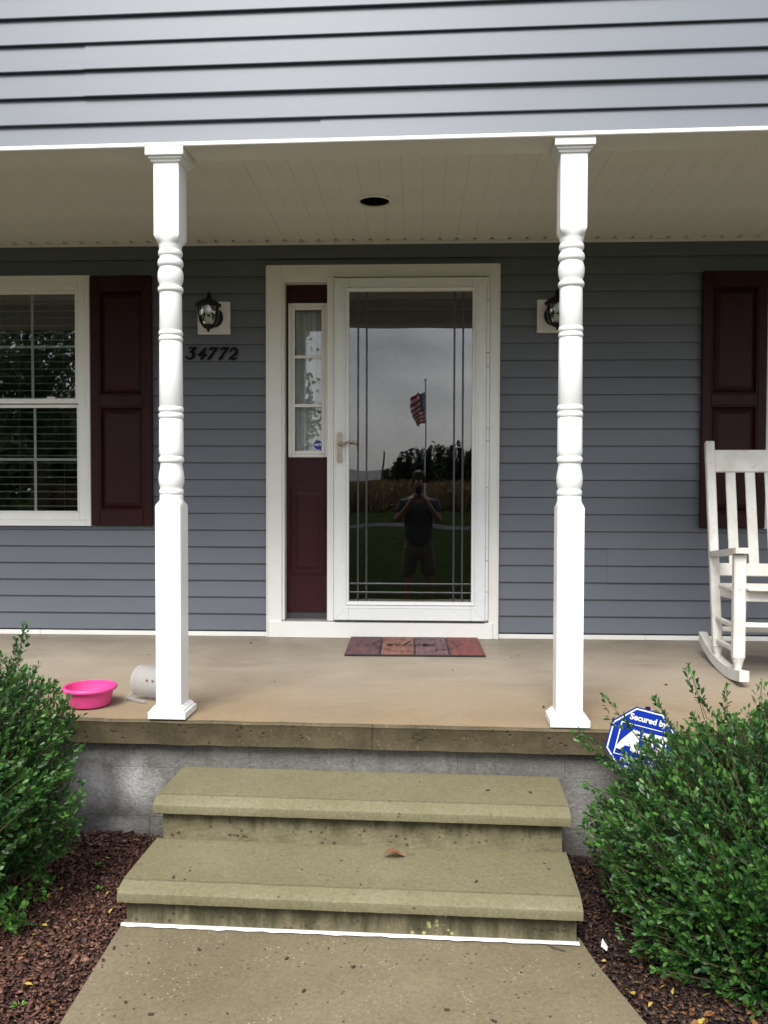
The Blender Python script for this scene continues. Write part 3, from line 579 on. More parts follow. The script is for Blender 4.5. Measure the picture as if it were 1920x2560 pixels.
for (xa, za, sx_, sz_) in ((X0, Z1, 1, -1), (X1, Z1, -1, -1), (X0, Z0, 1, 1), (X1, Z0, -1, 1)):
    MB().beam((xa+sx_*.010, -.0523, za+sz_*.010), (xa+sx_*.062, -.0523, za+sz_*.060), .0012, .001, .0002, upv=(0, 1, 0)).build('mitre_joint', 'alu', SDo)
frame(MB(), gx0-.040, gx1+.040, gz0-.040, gz1+.040, .0035, -.0545, -.0522, .0005).build('frame_rib', 'door_white', SDo)
MB().box(gx0-.004, gx1+.004, -.036, -.032, gz0-.004, gz1+.004).build('pane', 'glass', SDo)
HR_ = [(-.0055, 0), (-.0050, -.0022), (-.0018, -.0034), (-.0012, -.0026), (.0012, -.0026), (.0018, -.0034), (.0050, -.0022), (.0055, 0)]
for x in (-.353, -.302, .217, .268): MB().polyz([(x+a, -.0362+b) for a, b in HR_], gz0, gz1).build('came', 'lead', SDo)
for z in (2.010, 1.958, .329, .277): MB().extr([(-.0367+b, z+a) for a, b in HR_], gx0, gx1).build('came', 'lead', SDo)
hz = [.112, .285, .47, .905, 1.18, 1.255, 1.62, 1.70, 2.01, 2.146]
for k in range(len(hz)-1): MB().bbox(.4062, .4225, -.050 if k % 2 else -.046, -.0185, hz[k]+.002, hz[k+1]-.002, .002).build('hinge', 'door_white', SDo)
hp = [(.0155*math.sin(R(a)), .0775+.0155*math.cos(R(a))) for a in range(-90, 91, 15)]+[(.0155*math.sin(R(a)), -.0775+.0155*math.cos(R(a))) for a in range(90, 271, 15)]
HD = MB().poly([(-.4605+a, 1.140+b) for a, b in hp], -.062, -.0522).build('handle', 'nickel', SDo)
mm = MB().lathe([(.0145, 0), (.0145, .010), (.012, .016), (.012, .03)], 20, axis='y', c=(0, 0, 0)); mm.v = [(-.460+a, -.062-b, 1.168+c) for a, b, c in mm.v]
mm.tube([(-.462, -.088, 1.165), (-.448, -.092, 1.158), (-.432, -.094, 1.163), (-.412, -.094, 1.171), (-.392, -.094, 1.173), (-.374, -.092, 1.169), (-.358, -.088, 1.162)], [.009, .0085, .0075, .007, .0068, .0066, .006], 10)
MB().add(mm.v, mm.f).build('lever', 'nickel', SDo, smooth=50)
MB().poly([(-.4605+.008*math.cos(R(a)), 1.092+.011*math.sin(R(a))) for a in range(0, 360, 20)], -.0645, -.0621).build('lock', 'nickel', SDo)
MB().poly([(-.4605+.0022*math.cos(R(a)), 1.096+.0032*math.sin(R(a))) for a in range(0, 360, 40)], -.0652, -.0646).build('keyhole', 'black', SDo)

# ------------------------------------------------------------------ windows, blinds
def window(x0, x1, z0, z1, name='window'):
    m = MB(); frame(m, x0, x1, z0, z1, .030, -.026, .012, .003); frame(m, x0+.0302, x1-.0302, z0+.0302, z1-.0302, .046, -.018, .012, .003); m.bbox(x0-.002, x1+.003, -.034, -.0265, z1-.006, z1+.004, .001); m.bbox(x0-.002, x1+.002, -.03, -.0262, z0-.003, z0+.006, .001)
    W_ = m.build(name, 'white', H)
    a, b, c, d = x0+.0765, x1-.0765, z0+.022+.0302, z1-.0765; mid = (c+d)/2+.022
    sx = frame(MB(), a, b, mid-.020, d, .024, -.004, .014, .002, wb=.030); sx.build('sash', 'white', W_)
    s2 = frame(MB(), a, b, c, mid-.022, .026, .020, .040, .002, wb=.034, wt=.022); s2.build('sash', 'white', W_)
    for (za, zb, y) in ((mid+.010, d-.024, .004), (c+.034, mid-.044, .029)):
        MB().box(a+.024, b-.024, y, y+.004, za-.002, zb+.002).build('pane', 'glass', W_)
        for k in (1, 2): xm = a+.024+(b-a-.048)*k/3; MB().box(xm-.008, xm+.008, y+.0045, y+.008, za, zb).build('muntin', 'white', W_)
        MB().box(a+.024, b-.024, y+.0085, y+.0105, (za+zb)/2-.008, (za+zb)/2+.008).build('muntin', 'white', W_)
    MB().bbox((a+b)/2+.23, (a+b)/2+.275, -.012, .012, mid+.0105, mid+.020, .002).build('sash_lock', 'white', W_)
    return (a, b, c, d)
wl = window(*WL)
wr = window(*WR)
def blind(lab, a, b, c, d):
    o = thing('window_blind', lab, 'blind', ((a+b)/2, .095, c), group='window blinds behind the panes'); hw = (b-a)/2-.01
    MB().bbox(-hw, hw, -.02, .02, d-c-.035, d-c, .002).build('head_rail', 'blind', o)
    z = d-c-.06; me = None
    while z > .02:
        if me is None:
            p = [(-.025, -.002), (-.012, .0012), (0, .002), (.012, .0012), (.025, -.002), (.025, .0005), (0, .0045), (-.025, .0005)]
            s = MB().extr(p, -hw, hw).build('slat', 'blind', o); me = s.data
        else: s = bpy.data.objects.new('slat', me); COL.objects.link(s); s.parent = o
        s.location = (0, 0, z); s.rotation_euler.x = R(4); z -= .0446
    for x in (-hw*.72, .02, hw*.72): MB().tube([(x, -.027, .0), (x, -.027, d-c-.03)], .0008, 5).build('ladder_cord', 'blind', o)
blind('white slatted blind behind the window beside the house number', *wl); blind('white slatted blind behind the window at the rocking chair', *wr)

# ------------------------------------------------------------------ shutters
def shutter(xc, lab):
    o = thing('shutter', lab, 'shutter', (xc, -.012, .672), group='maroon raised panel shutters'); w2, h = .186, 1.498
    m = MB(); x = w2-.052; zs = [0, .092, .716, .783, 1.412, h]
    m.bbox(-w2, -x, -.030, 0, 0, h, .004); m.bbox(x, w2, -.030, 0, 0, h, .004)
    for a, b in ((0, .092), (.716, .783), (1.412, h)): m.bbox(-x+.0002, x-.0002, -.0298, -.001, a, b, .003)
    m.box(-x+.0005, x-.0005, -.006, -.001, .0925, 1.4115); m.build('stile_frame', 'maroon', o)
    for a, b in ((.0925, .7155), (.7835, 1.4115)): raised(-x+.0005, x-.0005, a, b, -.022, .014, .044, -.003).build('raised_panel', 'maroon', o)
    for sx in (-1, 1):
        for z in (.045, .75, 1.45): MB().lathe([(.006, 0), (.006, .002), (.004, .004)], 12, axis='y', c=(0, 0, 0)).xf(Matrix.Translation((sx*(w2-.022), -.030, z)) @ Matrix.Scale(-1, 4, (0, 1, 0))).build('screw', 'maroon', o)
    return o
shutter(-1.782, 'maroon panelled shutter partly behind the post near the house number'); shutter(1.848, 'maroon panelled shutter behind the white rocking chair')

# ------------------------------------------------------------------ porch posts
def post(x, yc, lab):
    o = thing('porch_post', lab, 'post', (x, yc, 0), FA+.002, group='turned white porch posts'); H_ = 2.197; hs = .0505
    rings = []   # (z, half, squareness)
    def sq(z, h): rings.append((z, h, 1))
    def ci(z, r): rings.append((z, r, 0))
    def bead(z0, z1, r, rn):
        for a in (0, .12, .3, .5, .7, .88, 1): ci(z0+(z1-z0)*a, rn+(r-rn)*math.sqrt(max(0, 1-(2*a-1)**2)))
    sq(.0, hs); sq(.826, hs); rings.append((.835, hs-.001, .8)); rings.append((.844, .0485, .35)); ci(.850, .0462); ci(.855, .0455); ci(.868, .0458)
    bead(.872, .894, .0475, .0435); ci(.900, .0435)
    for z, r in ((.905, .0452), (.915, .0478), (.928, .0495), (.942, .0495), (.957, .0475), (.972, .0445), (.984, .0425), (.992, .0425)): ci(z, r)
    bead(.996, 1.022, .0488, .043); ci(1.0245, .044); ci(1.032, .0468); ci(1.045, .0472); ci(1.165, .0462)
    bead(1.169, 1.192, .0485, .0438); bead(1.194, 1.217, .0485, .0438); ci(1.2195, .0455); ci(1.466, .0442)
    bead(1.470, 1.490, .0465, .0420); bead(1.492, 1.513, .0465, .0420); ci(1.5155, .0436); ci(1.655, .0426)
    bead(1.659, 1.684, .0490, .0415); ci(1.687, .0415)
    for z, r in ((.695, .0445), (.708, .0482), (.722, .0495), (.737, .0486), (.748, .0455), (.755, .0420)): ci(1+z, r)
    bead(1.757, 1.790, .0492, .0415); ci(1.795, .0420); bead(1.799, 1.824, .0468, .0420); ci(1.829, .043); ci(1.840, .0450); ci(1.846, .0462); rings.append((1.852, .0485, .35)); rings.append((1.862, hs-.001, .8)); sq(1.872, hs); sq(H_, hs)
    n = 40; v = []
    for z, h, s in rings:
        for k in range(n):
            a = 2*math.pi*(k+.0)/n; c, t = math.cos(a), math.sin(a); rs = min(h/max(abs(c), abs(t)), h*1.385); r = h*(1-s)+rs*s; v.append((r*c, r*t, z))
    f = [(j*n+k, j*n+(k+1) % n, (j+1)*n+(k+1) % n, (j+1)*n+k) for j in range(len(rings)-1) for k in range(n)]
    MB().add(v, f+[tuple(range(n))[::-1], tuple(range((len(rings)-1)*n, len(rings)*n))]).build('shaft', 'post', o, smooth=40)
    b = MB()
    def plin(z, segs):
        vv = []
        for h, dz in segs: vv += [(-h, -h, z+dz), (h, -h, z+dz), (h, h, z+dz), (-h, h, z+dz)]
        m_ = len(segs); return MB().add(vv, [(4*j+k, 4*j+(k+1) % 4, 4*j+4+(k+1) % 4, 4*j+4+k) for j in range(m_-1) for k in range(4)]+[(0, 3, 2, 1), tuple(4*(m_-1)+k for k in range(4))])
    plin(0, [(.0735, .001), (.074, .003), (.074, .026), (.0725, .028), (.067, .0285), (.066, .036), (.060, .041), (.056, .047), (.051, .048)]).build('base_trim', 'post', o)
    plin(H_, [(.051, -.052), (.056, -.050), (.059, -.043), (.065, -.039), (.066, -.032), (.0725, -.031), (.074, -.029), (.074, -.003), (.0735, -.0005)]).build('capital_trim', 'post', o)
post(-.966, -1.744, 'turned white porch post beside the pink bowl'); post(.580, -1.783, 'turned white porch post beside the blue yard sign')

# ------------------------------------------------------------------ lanterns, number, ceiling light
def lantern(x, lab):
    o = thing('wall_lantern', lab, 'lantern', (x, -.004, 1.917), group='black carriage wall lanterns')
    m = MB().bbox(-.097, .097, -.022, .010, -.096, .096, .003); frame(m, -.090, .090, -.089, .089, .004, -.0245, -.0222, .001); m.build('mounting_plate', 'white', o)
    MB().lathe([(.058, .022), (.060, .026), (.060, .034), (.050, .042), (.02, .044)], 32, axis='y').xf(Matrix.Scale(-1, 4, (0, 1, 0))).build('wall_disc', 'black', o, smooth=40)
    cy, cx = -.145, 0
    MB().tube([(0, -.042, .02), (0, -.065, .045), (0, -.085, .085), (0, -.105, .115), (0, -.128, .124), (0, cy, .112), (0, cy, .085)], [.008, .0085, .0085, .008, .008, .009, .012], 10).build('arm', 'black', o, smooth=50)
    MB().lathe([(.012, .092), (.016, .086), (.03, .080), (.052, .070), (.068, .057), (.074, .052), (.074, .044), (.066, .040), (.060, .036)], 36, c=(0, cy, 0)).build('hood', 'black', o, smooth=40)
    for a in (25, 145, 265): MB().lathe([(.006, 0), (.006, .010), (.003, .014)], 8, c=(.070*math.cos(R(a)), cy+.070*math.sin(R(a)), .048)).build('thumb_screw', 'black', o)
    pr = [(.062, .040), (.061, .01), (.058, -.02), (.052, -.045), (.043, -.063), (.034, -.072)]
    MB().lathe(pr+[(r-.0025, z) for r, z in pr[::-1]], 36, c=(0, cy, 0), cap=False).build('glass_shade', 'lampglass', o, smooth=60)
    MB().lathe([(.038, -.069), (.033, -.078), (.022, -.086), (.010, -.090), (.007, -.094), (.009, -.099), (.006, -.105), (.002, -.107)], 28, c=(0, cy, 0)).build('bottom_finial', 'black', o, smooth=40)
    MB().lathe([(.014, .040), (.014, .028), (.021, .025), (.022, .008), (.016, .0), (.012, -.004)], 20, c=(0, cy, 0)).build('bulb_base', 'bulb', o, smooth=40)
    sp = []
    for k in range(64): a = k/63*2*math.pi*3.2; sp.append((.019*math.cos(a), cy+.019*math.sin(a), -.016-.040*k/63))
    MB().tube([(.012, cy, 0), (.016, cy, -.008)]+sp, .0052, 7).tube([(-.012, cy, 0), (-.012, cy, -.02)], .005, 7).build('spiral_bulb', 'bulb', o, smooth=60)
lantern(-1.222, 'black carriage lantern above the house number'); lantern(.801, 'black carriage lantern half hidden behind the post, beside the door')
NB = thing('house_number', 'black italic house number 34772 on the siding', 'house number', (-1.237, -.0085, 1.66))
PX = 150/1659*4.965/2071
D3 = [(60, 1640), (265, 1638), (255, 1668), (160, 1768), (200, 1798), (214, 1845), (202, 1900), (155, 1955), (90, 1985), (20, 1982), (-55, 1955), (-75, 1915), (-62, 1885), (-25, 1890), (0, 1925), (50, 1940), (100, 1915), (122, 1865), (115, 1820), (85, 1800), (50, 1790), (48, 1768), (80, 1740), (150, 1682), (80, 1682), (45, 1705), (22, 1703), (30, 1670)]
D4 = [(488, 1645), (518, 1650), (518, 1690), (472, 1832), (520, 1838), (540, 1850), (515, 1897), (455, 1888), (458, 1945), (400, 1985), (348, 2010), (345, 1990), (392, 1888), (268, 1884), (262, 1862), (330, 1800), (420, 1715)]
D7 = [(622, 1650), (850, 1648), (846, 1680), (700, 1862), (662, 1960), (600, 1990), (556, 2012), (540, 2000), (560, 1955), (640, 1850), (750, 1708), (668, 1708), (625, 1718), (590, 1738)]
D2 = [(1185, 1765), (1195, 1710), (1245, 1662), (1310, 1650), (1385, 1685), (1412, 1755), (1390, 1830), (1335, 1880), (1250, 1932), (1300, 1942), (1345, 1945), (1386, 1918), (1372, 1972), (1290, 2008), (1190, 1985), (1128, 2008), (1132, 1985), (1200, 1905), (1290, 1838), (1335, 1785), (1338, 1735), (1305, 1708), (1255, 1712), (1228, 1740), (1238, 1768), (1210, 1785)]
for pts, dx in ((D3, 0), (D4, 0), (D7, 0), (D7, 308), (D2, 0)):
    MB().poly([((a+dx-670)*PX, (2000-b)*PX+.008) for a, b in pts], -.005, .0, 0).build('digit', 'digit', NB)
RL = thing('recessed_light', 'round recessed light with a white trim ring in the porch ceiling', 'ceiling light', (-.223, -.70, 2.3635))
MB().lathe([(.100, .0015), (.101, -.001), (.099, -.004), (.080, -.006), (.075, -.001), (.0752, .004)], 48, cap=False).build('trim_ring', 'ceil', RL, smooth=40)
MB().lathe([(.0755, .0005), (.074, .02), (.070, .11), (.001, .112)], 48, cap=False).build('dark_baffle', 'black', RL)

# ------------------------------------------------------------------ things on the porch
DM = thing('door_mat', 'black edged welcome mat printed with reddish wooden boards', 'door mat', (-.012, -.30, 0), .012)
MB().bbox(-.378, .378, -.262, .262, .001, .010, .002).build('rubber_base', 'rubber', DM)
for k, (a, b) in enumerate(((-.376, -.193), (-.182, -.005), (.005, .180), (.190, .376))): MB().bbox(a, b, -.255, .258, .0095, .0125, .0008).build('printed_board', 'mat%d' % (k+1), DM)
def ribbon(m, pts, w_, z):
    pts = [Vector((a, b, 0)) for a, b in pts]; v = []
    for i, p in enumerate(pts):
        d = (pts[min(i+1, len(pts)-1)]-pts[max(i-1, 0)]).normalized(); nn = Vector((-d.y, d.x, 0)); ww = w_*(.55+.75*abs(d.y)); v += [(p.x+nn.x*ww, p.y+nn.y*ww, z), (p.x-nn.x*ww, p.y-nn.y*ww, z)]
    m.add(v, [(2*i, 2*i+1, 2*i+3, 2*i+2) for i in range(len(pts)-1)])
def spl(p, n=5):
    o = []; p = [p[0]]+p+[p[-1]]
    for i in range(1, len(p)-2):
        for k in range(n):
            t = k/n; a = [(2*p[i][c]+(-p[i-1][c]+p[i+1][c])*t+(2*p[i-1][c]-5*p[i][c]+4*p[i+1][c]-p[i+2][c])*t*t+(-p[i-1][c]+3*p[i][c]-3*p[i+1][c]+p[i+2][c])*t**3)/2 for c in (0, 1)]; o.append(a)
    return o+[p[-1]]
GL = {'w': [(0, .7), (.12, .95), (.2, .3), (.32, 0), (.48, .4), (.55, .95), (.58, .3), (.72, 0), (.9, .5), (.95, .95), (1.1, .75), (1.35, .6)], 'e': [(0, .2), (.3, .5), (.5, .75), (.38, .95), (.18, .6), (.22, .15), (.5, 0), (.9, .25)], 'l': [(0, .2), (.35, .9), (.55, 1.75), (.42, 1.9), (.25, 1.2), (.22, .2), (.45, 0), (.8, .3)],
      'c': [(.6, .75), (.45, .95), (.2, .7), (.15, .2), (.4, 0), (.85, .3)], 'o': [(.5, .95), (.2, .75), (.15, .2), (.4, 0), (.65, .35), (.5, .9), (.7, .75), (1.0, .8)], 'm': [(0, .7), (.12, .95), (.15, 0), (.2, .5), (.4, .95), (.48, .5), (.48, 0), (.55, .6), (.75, .95), (.83, .5), (.85, 0), (1.1, .3)]}
ink = MB(); cx = -.165
for ch in 'welcome':
    gpts = GL[ch]; ribbon(ink, spl([(cx+a*.042+b*.014, -.035+b*.075) for a, b in gpts]), .0042, .0133); cx += .042*{'w': 1.3, 'e': .9, 'l': .8, 'c': .85, 'o': 1.0, 'm': 1.1}[ch]
ink.build('lettering', 'ink', DM)
lf = MB()
for k in range(58):
    a = 2*math.pi*k/58+.02*random.random(); rx, ry = .235+.02*random.uniform(-1, 1), .185+.02*random.uniform(-1, 1); x, y = rx*math.cos(a), ry*math.sin(a); d = a+math.pi/2+random.uniform(-.8, .8); L_ = random.uniform(.03, .052)
    if abs(x) < .02 and random.random() < .5: continue
    dx, dy = math.cos(d)*L_, math.sin(d)*L_; lf.add([(x, y, .0134), (x+dx*.5-dy*.16, y+dy*.5+dx*.16, .0134), (x+dx, y+dy, .0134), (x+dx*.5+dy*.16, y+dy*.5-dx*.16, .0134)], [(0, 1, 2, 3)])
lf.build('wreath_print', 'ink', DM)['kind'] = 'stuff'
BW = thing('feeding_bowl', 'bright pink plastic bowl on the porch floor', 'bowl', (-1.352, -1.615, .002))
MB().lathe([(.076, 0), (.080, .001), (.086, .012), (.0955, .060), (.097, .064), (.109, .065), (.1105, .068), (.1105, .075), (.108, .078), (.098, .0795), (.094, .077), (.0925, .062), (.083, .014), (.078, .008), (.03, .006), (.001, .006)], 56, cap=False).build('bowl_body', 'pink', BW, smooth=40)
MB().lathe([(.0745, .0005), (.001, .0005)], 40, cap=False).build('bowl_base', 'pink', BW)
PT = thing('plastic_pitcher', 'clear frosted plastic pitcher lying on its side behind the post', 'pitcher', (-1.188, -1.47, .070), R(-22))
pr = [(.067, 0), (.0685, .002), (.0685, .022), (.066, .024), (.0645, .09), (.062, .165), (.058, .172), (.001, .172)]
m = MB().lathe(pr, 44, axis='x', cap=False); m.lathe([(r-.0018, z+.001) for r, z in pr[:6]]+[(.001, .169)], 44, axis='x', cap=False); m.build('pitcher_body', 'plastic', PT, smooth=35)
hm = MB(); d = Vector((0, -.72, -.62)).normalized()
def P_(x, r): return tuple(Vector((x, 0, 0))+d*r)
hm.beam(P_(.006, .060), P_(-.006, .100), .030, .014, .005, upv=(1, 0, 0)); hm.beam(P_(-.012, .096), P_(.100, .106), .030, .014, .005, upv=tuple(d)); hm.build('pitcher_handle', 'plastic', PT)
for x in (.085, .115): MB().bbox(x, x+.010, -.066, -.0645, .018, .026, .0005).build('measure_mark', 'brownleaf', PT)

# rocking chair
RC = thing('rocking_chair', 'weathered white wooden rocking chair on the porch', 'rocking chair', (1.790, -1.0, 0), R(-5))
hw = .293; ybk = lambda z: .222+(z-.03)*.20-.0*(z)     # local y of back post by height (leans back)
for s in (-1, 1):
    x = s*hw
    pts = []
    for k in range(15):
        u = k/14; y = -.215+u*.74; z = .028+.36*(y-.06)**2; pts.append((y, z))
    m = MB(); v = []
    for y, z in pts: v += [(x-.021, y, z-.026), (x+.021, y, z-.026), (x+.021, y, z+.024), (x-.021, y, z+.024)]
    n = len(pts); m.add(v, [(4*j+k, 4*j+(k+1) % 4, 4*j+4+(k+1) % 4, 4*j+4+k) for j in range(n-1) for k in range(4)]+[(0, 3, 2, 1), tuple(4*(n-1)+k for k in range(4))]).build('runner', 'chair', RC, smooth=30)
    m = MB(); m.beam((x, ybk(.10), .10), (x, ybk(1.15), 1.15), .046, .036, .005, upv=(0, 1, 0)); m.tube([(x, ybk(.045), .045), (x, ybk(.07), .07), (x, ybk(.10), .10)], [.014, .017, .024], 12); m.build('back_post', 'chair', RC)
    yf = -.115; m = MB(); m.bbox(x-.027, x+.027, yf-.024, yf+.024, .115, .600, .006); m.tube([(x, yf, .052), (x, yf, .085), (x, yf, .118)], [.014, .019, .029], 12); m.build('front_leg', 'chair', RC)
    m = MB(); oy = [(x-.030, -.165), (x+.030, -.165), (x+.034, -.15), (x+.034, -.02), (x+.022, .34), (x-.022, .34), (x-.034, -.02), (x-.034, -.15)]
    v = []; 
    for zz in (0, .022):
        for a, b in oy: v.append((a, b, .606+zz*1.2-(b+.165)*.11))
    n = 8; MB().add(v, [tuple(range(n))[::-1], tuple(range(n, 2*n))]+[(i, (i+1) % n, n+(i+1) % n, n+i) for i in range(n)]).build('armrest', 'chair', RC)
    for z, q in ((.245, .25), (.135, .235)): MB().beam((x, yf+.01, z+.012), (x, q+.02, z), .020, .026, .006).build('side_stretcher', 'chair', RC)
    MB().beam((x-s*.030, yf+.012, .405), (x-s*.030, .315, .375), .024, .05, .004).build('seat_rail', 'chair', RC)
MB().beam((-hw+.02, ybk(1.045)-.002, 1.045), (hw-.02, ybk(1.045)-.002, 1.045), .024, .118, .004, upv=(0, .2, 1)).build('crest_rail', 'chair', RC)
MB().beam((-hw+.02, ybk(.487)-.002, .487), (hw-.02, ybk(.487)-.002, .487), .024, .066, .004, upv=(0, .2, 1)).build('lower_back_rail', 'chair', RC)
for k in range(5):
    x = (k-2)*.097; MB().beam((x, ybk(.50), .50), (x, ybk(1.0), 1.0), .050, .012, .003, upv=(0, 1, 0)).build('back_slat', 'chair', RC)
for k in range(8):
    y = -.15+k*.056; z = .438-.0*(k)-.012*math.sin(k*.42)+(.004 if k == 0 else 0)-.003*k; MB().beam((-hw+(.026 if k < 2 else .01), y, z), (hw-(.026 if k < 2 else .01), y, z), .050, .017, .006, upv=(0, -.06, 1)).build('seat_slat', 'chair', RC)
MB().beam((-hw, -.115, .405), (hw, -.115, .405), .022, .05, .004).build('seat_rail', 'chair', RC)
for z, y in ((.27, -.115), (.19, .255)): MB().beam((-hw, y, z), (hw, y, z), .024, .026, .007).build('cross_stretcher', 'chair', RC)

# ------------------------------------------------------------------ yard sign
YS = thing('yard_sign', 'blue octagonal security sign with white lettering beside the boxwood', 'yard sign', (.855, -1.985, -.50))
tr = R(-14); S = .150
def rot2(p, a=tr): return (p[0]*math.cos(a)-p[1]*math.sin(a), p[0]*math.sin(a)+p[1]*math.cos(a))
cz = .488
def at(p): q = rot2(p); return (q[0]-.047, q[1]+cz)
O8 = [(-.05, .1207), (.05, .1207), (.1207, .05), (.1207, -.05), (.05, -.1207), (-.05, -.1207), (-.1207, -.05), (-.1207, .05)]; KS = .80
MB().poly([at(p) for p in O8], 0, .004).build('sign_panel', 'signblue', YS)
def outline(pts, w1, w2, y): 
    c = (sum(p[0] for p in pts)/len(pts), sum(p[1] for p in pts)/len(pts)); n = len(pts)
    A = [(c[0]+(p[0]-c[0])*w1, c[1]+(p[1]-c[1])*w1) for p in pts]; B = [(c[0]+(p[0]-c[0])*w2, c[1]+(p[1]-c[1])*w2) for p in pts]
    v = [(at(p)[0], y, at(p)[1]) for p in A+B]; return MB().add(v, [(i, (i+1) % n, n+(i+1) % n, n+i) for i in range(n)])
outline(O8, .965, .925, -.0008).build('border_line', 'signwhite', YS)
BX = [(-.088, .058), (.088, .058), (.088, -.062), (-.088, -.062)]
outline(BX, 1, .955, -.0008).build('logo_frame', 'signwhite', YS)
ad = MB()
for pts in ([(-.105, -.052), (-.085, -.01), (-.042, .050), (-.012, .045), (-.005, -.052), (-.035, -.052), (-.038, -.03), (-.065, -.03), (-.075, -.052)], [(.002, .045), (.035, .045), (.058, .025), (.060, -.030), (.036, -.052), (.002, -.052), (.002, -.02), (.022, -.022), (.030, -.012), (.030, .012), (.020, .022), (.002, .022)], [(.052, .050), (.116, .050), (.116, .024), (.098, .024), (.098, -.052), (.072, -.052), (.072, .024), (.060, .024)]):
    ad.poly([at((p[0]*KS-.004, p[1]*KS)) for p in pts], -.001, -.0004)
ad.build('logo_letters', 'signwhite', YS)
for s, sz, x, z in (('Secured by', .030, .004, .083), ('800.ADT.ASAP', .019, .0, -.077), ('www.adt.com', .014, .0, -.097)):
    q = at((x, z)); text_part(s, sz, q[0], q[1], -.001, YS, bold=.0008 if sz > .025 else .0004, rot=tr)
a0, a1 = at((-.0, .17)), at((.02, -.30)); MB().beam((-.022, .012, .615), (-.06, .012, -.15), .017, .010, .002, upv=(0, 1, 0)).build('stake', 'black', YS)

# ------------------------------------------------------------------ foliage
LV = np.array([(0, 0, 0), (.30, .30, .05), (.68, .42, .03), (1.0, .0, -.06), (.68, -.42, .03), (.30, -.30, .05), (.32, 0, -.02), (.70, 0, -.04)])
LF = np.array([(0, 6, 1, 1), (0, 5, 6, 6), (1, 6, 7, 2), (5, 4, 7, 6), (2, 7, 3, 3), (4, 3, 7, 7)])
def leaves(pos, dr, nr, Ln, Wd):
    dr = dr/np.linalg.norm(dr, axis=1, keepdims=True); sd = np.cross(nr, dr); sd /= np.linalg.norm(sd, axis=1, keepdims=True)+1e-9; nn = np.cross(dr, sd); n = len(pos)
    V = pos[:, None]+(LV[None, :, 0, None]*Ln[:, None, None])*dr[:, None]+(LV[None, :, 1, None]*Wd[:, None, None])*sd[:, None]+(LV[None, :, 2, None]*Ln[:, None, None])*nn[:, None]
    return V.reshape(-1, 3)
TRI = np.array([(0, 6, 1), (0, 5, 6), (1, 6, 7), (1, 7, 2), (5, 4, 7), (5, 7, 6), (2, 7, 3), (4, 3, 7)])
def leaf_faces(n): return (TRI[None]+8*np.arange(n)[:, None, None]).reshape(-1, 3)
def unit(n):
    a = rng.normal(size=(n, 3)); return a/np.linalg.norm(a, axis=1, keepdims=True)
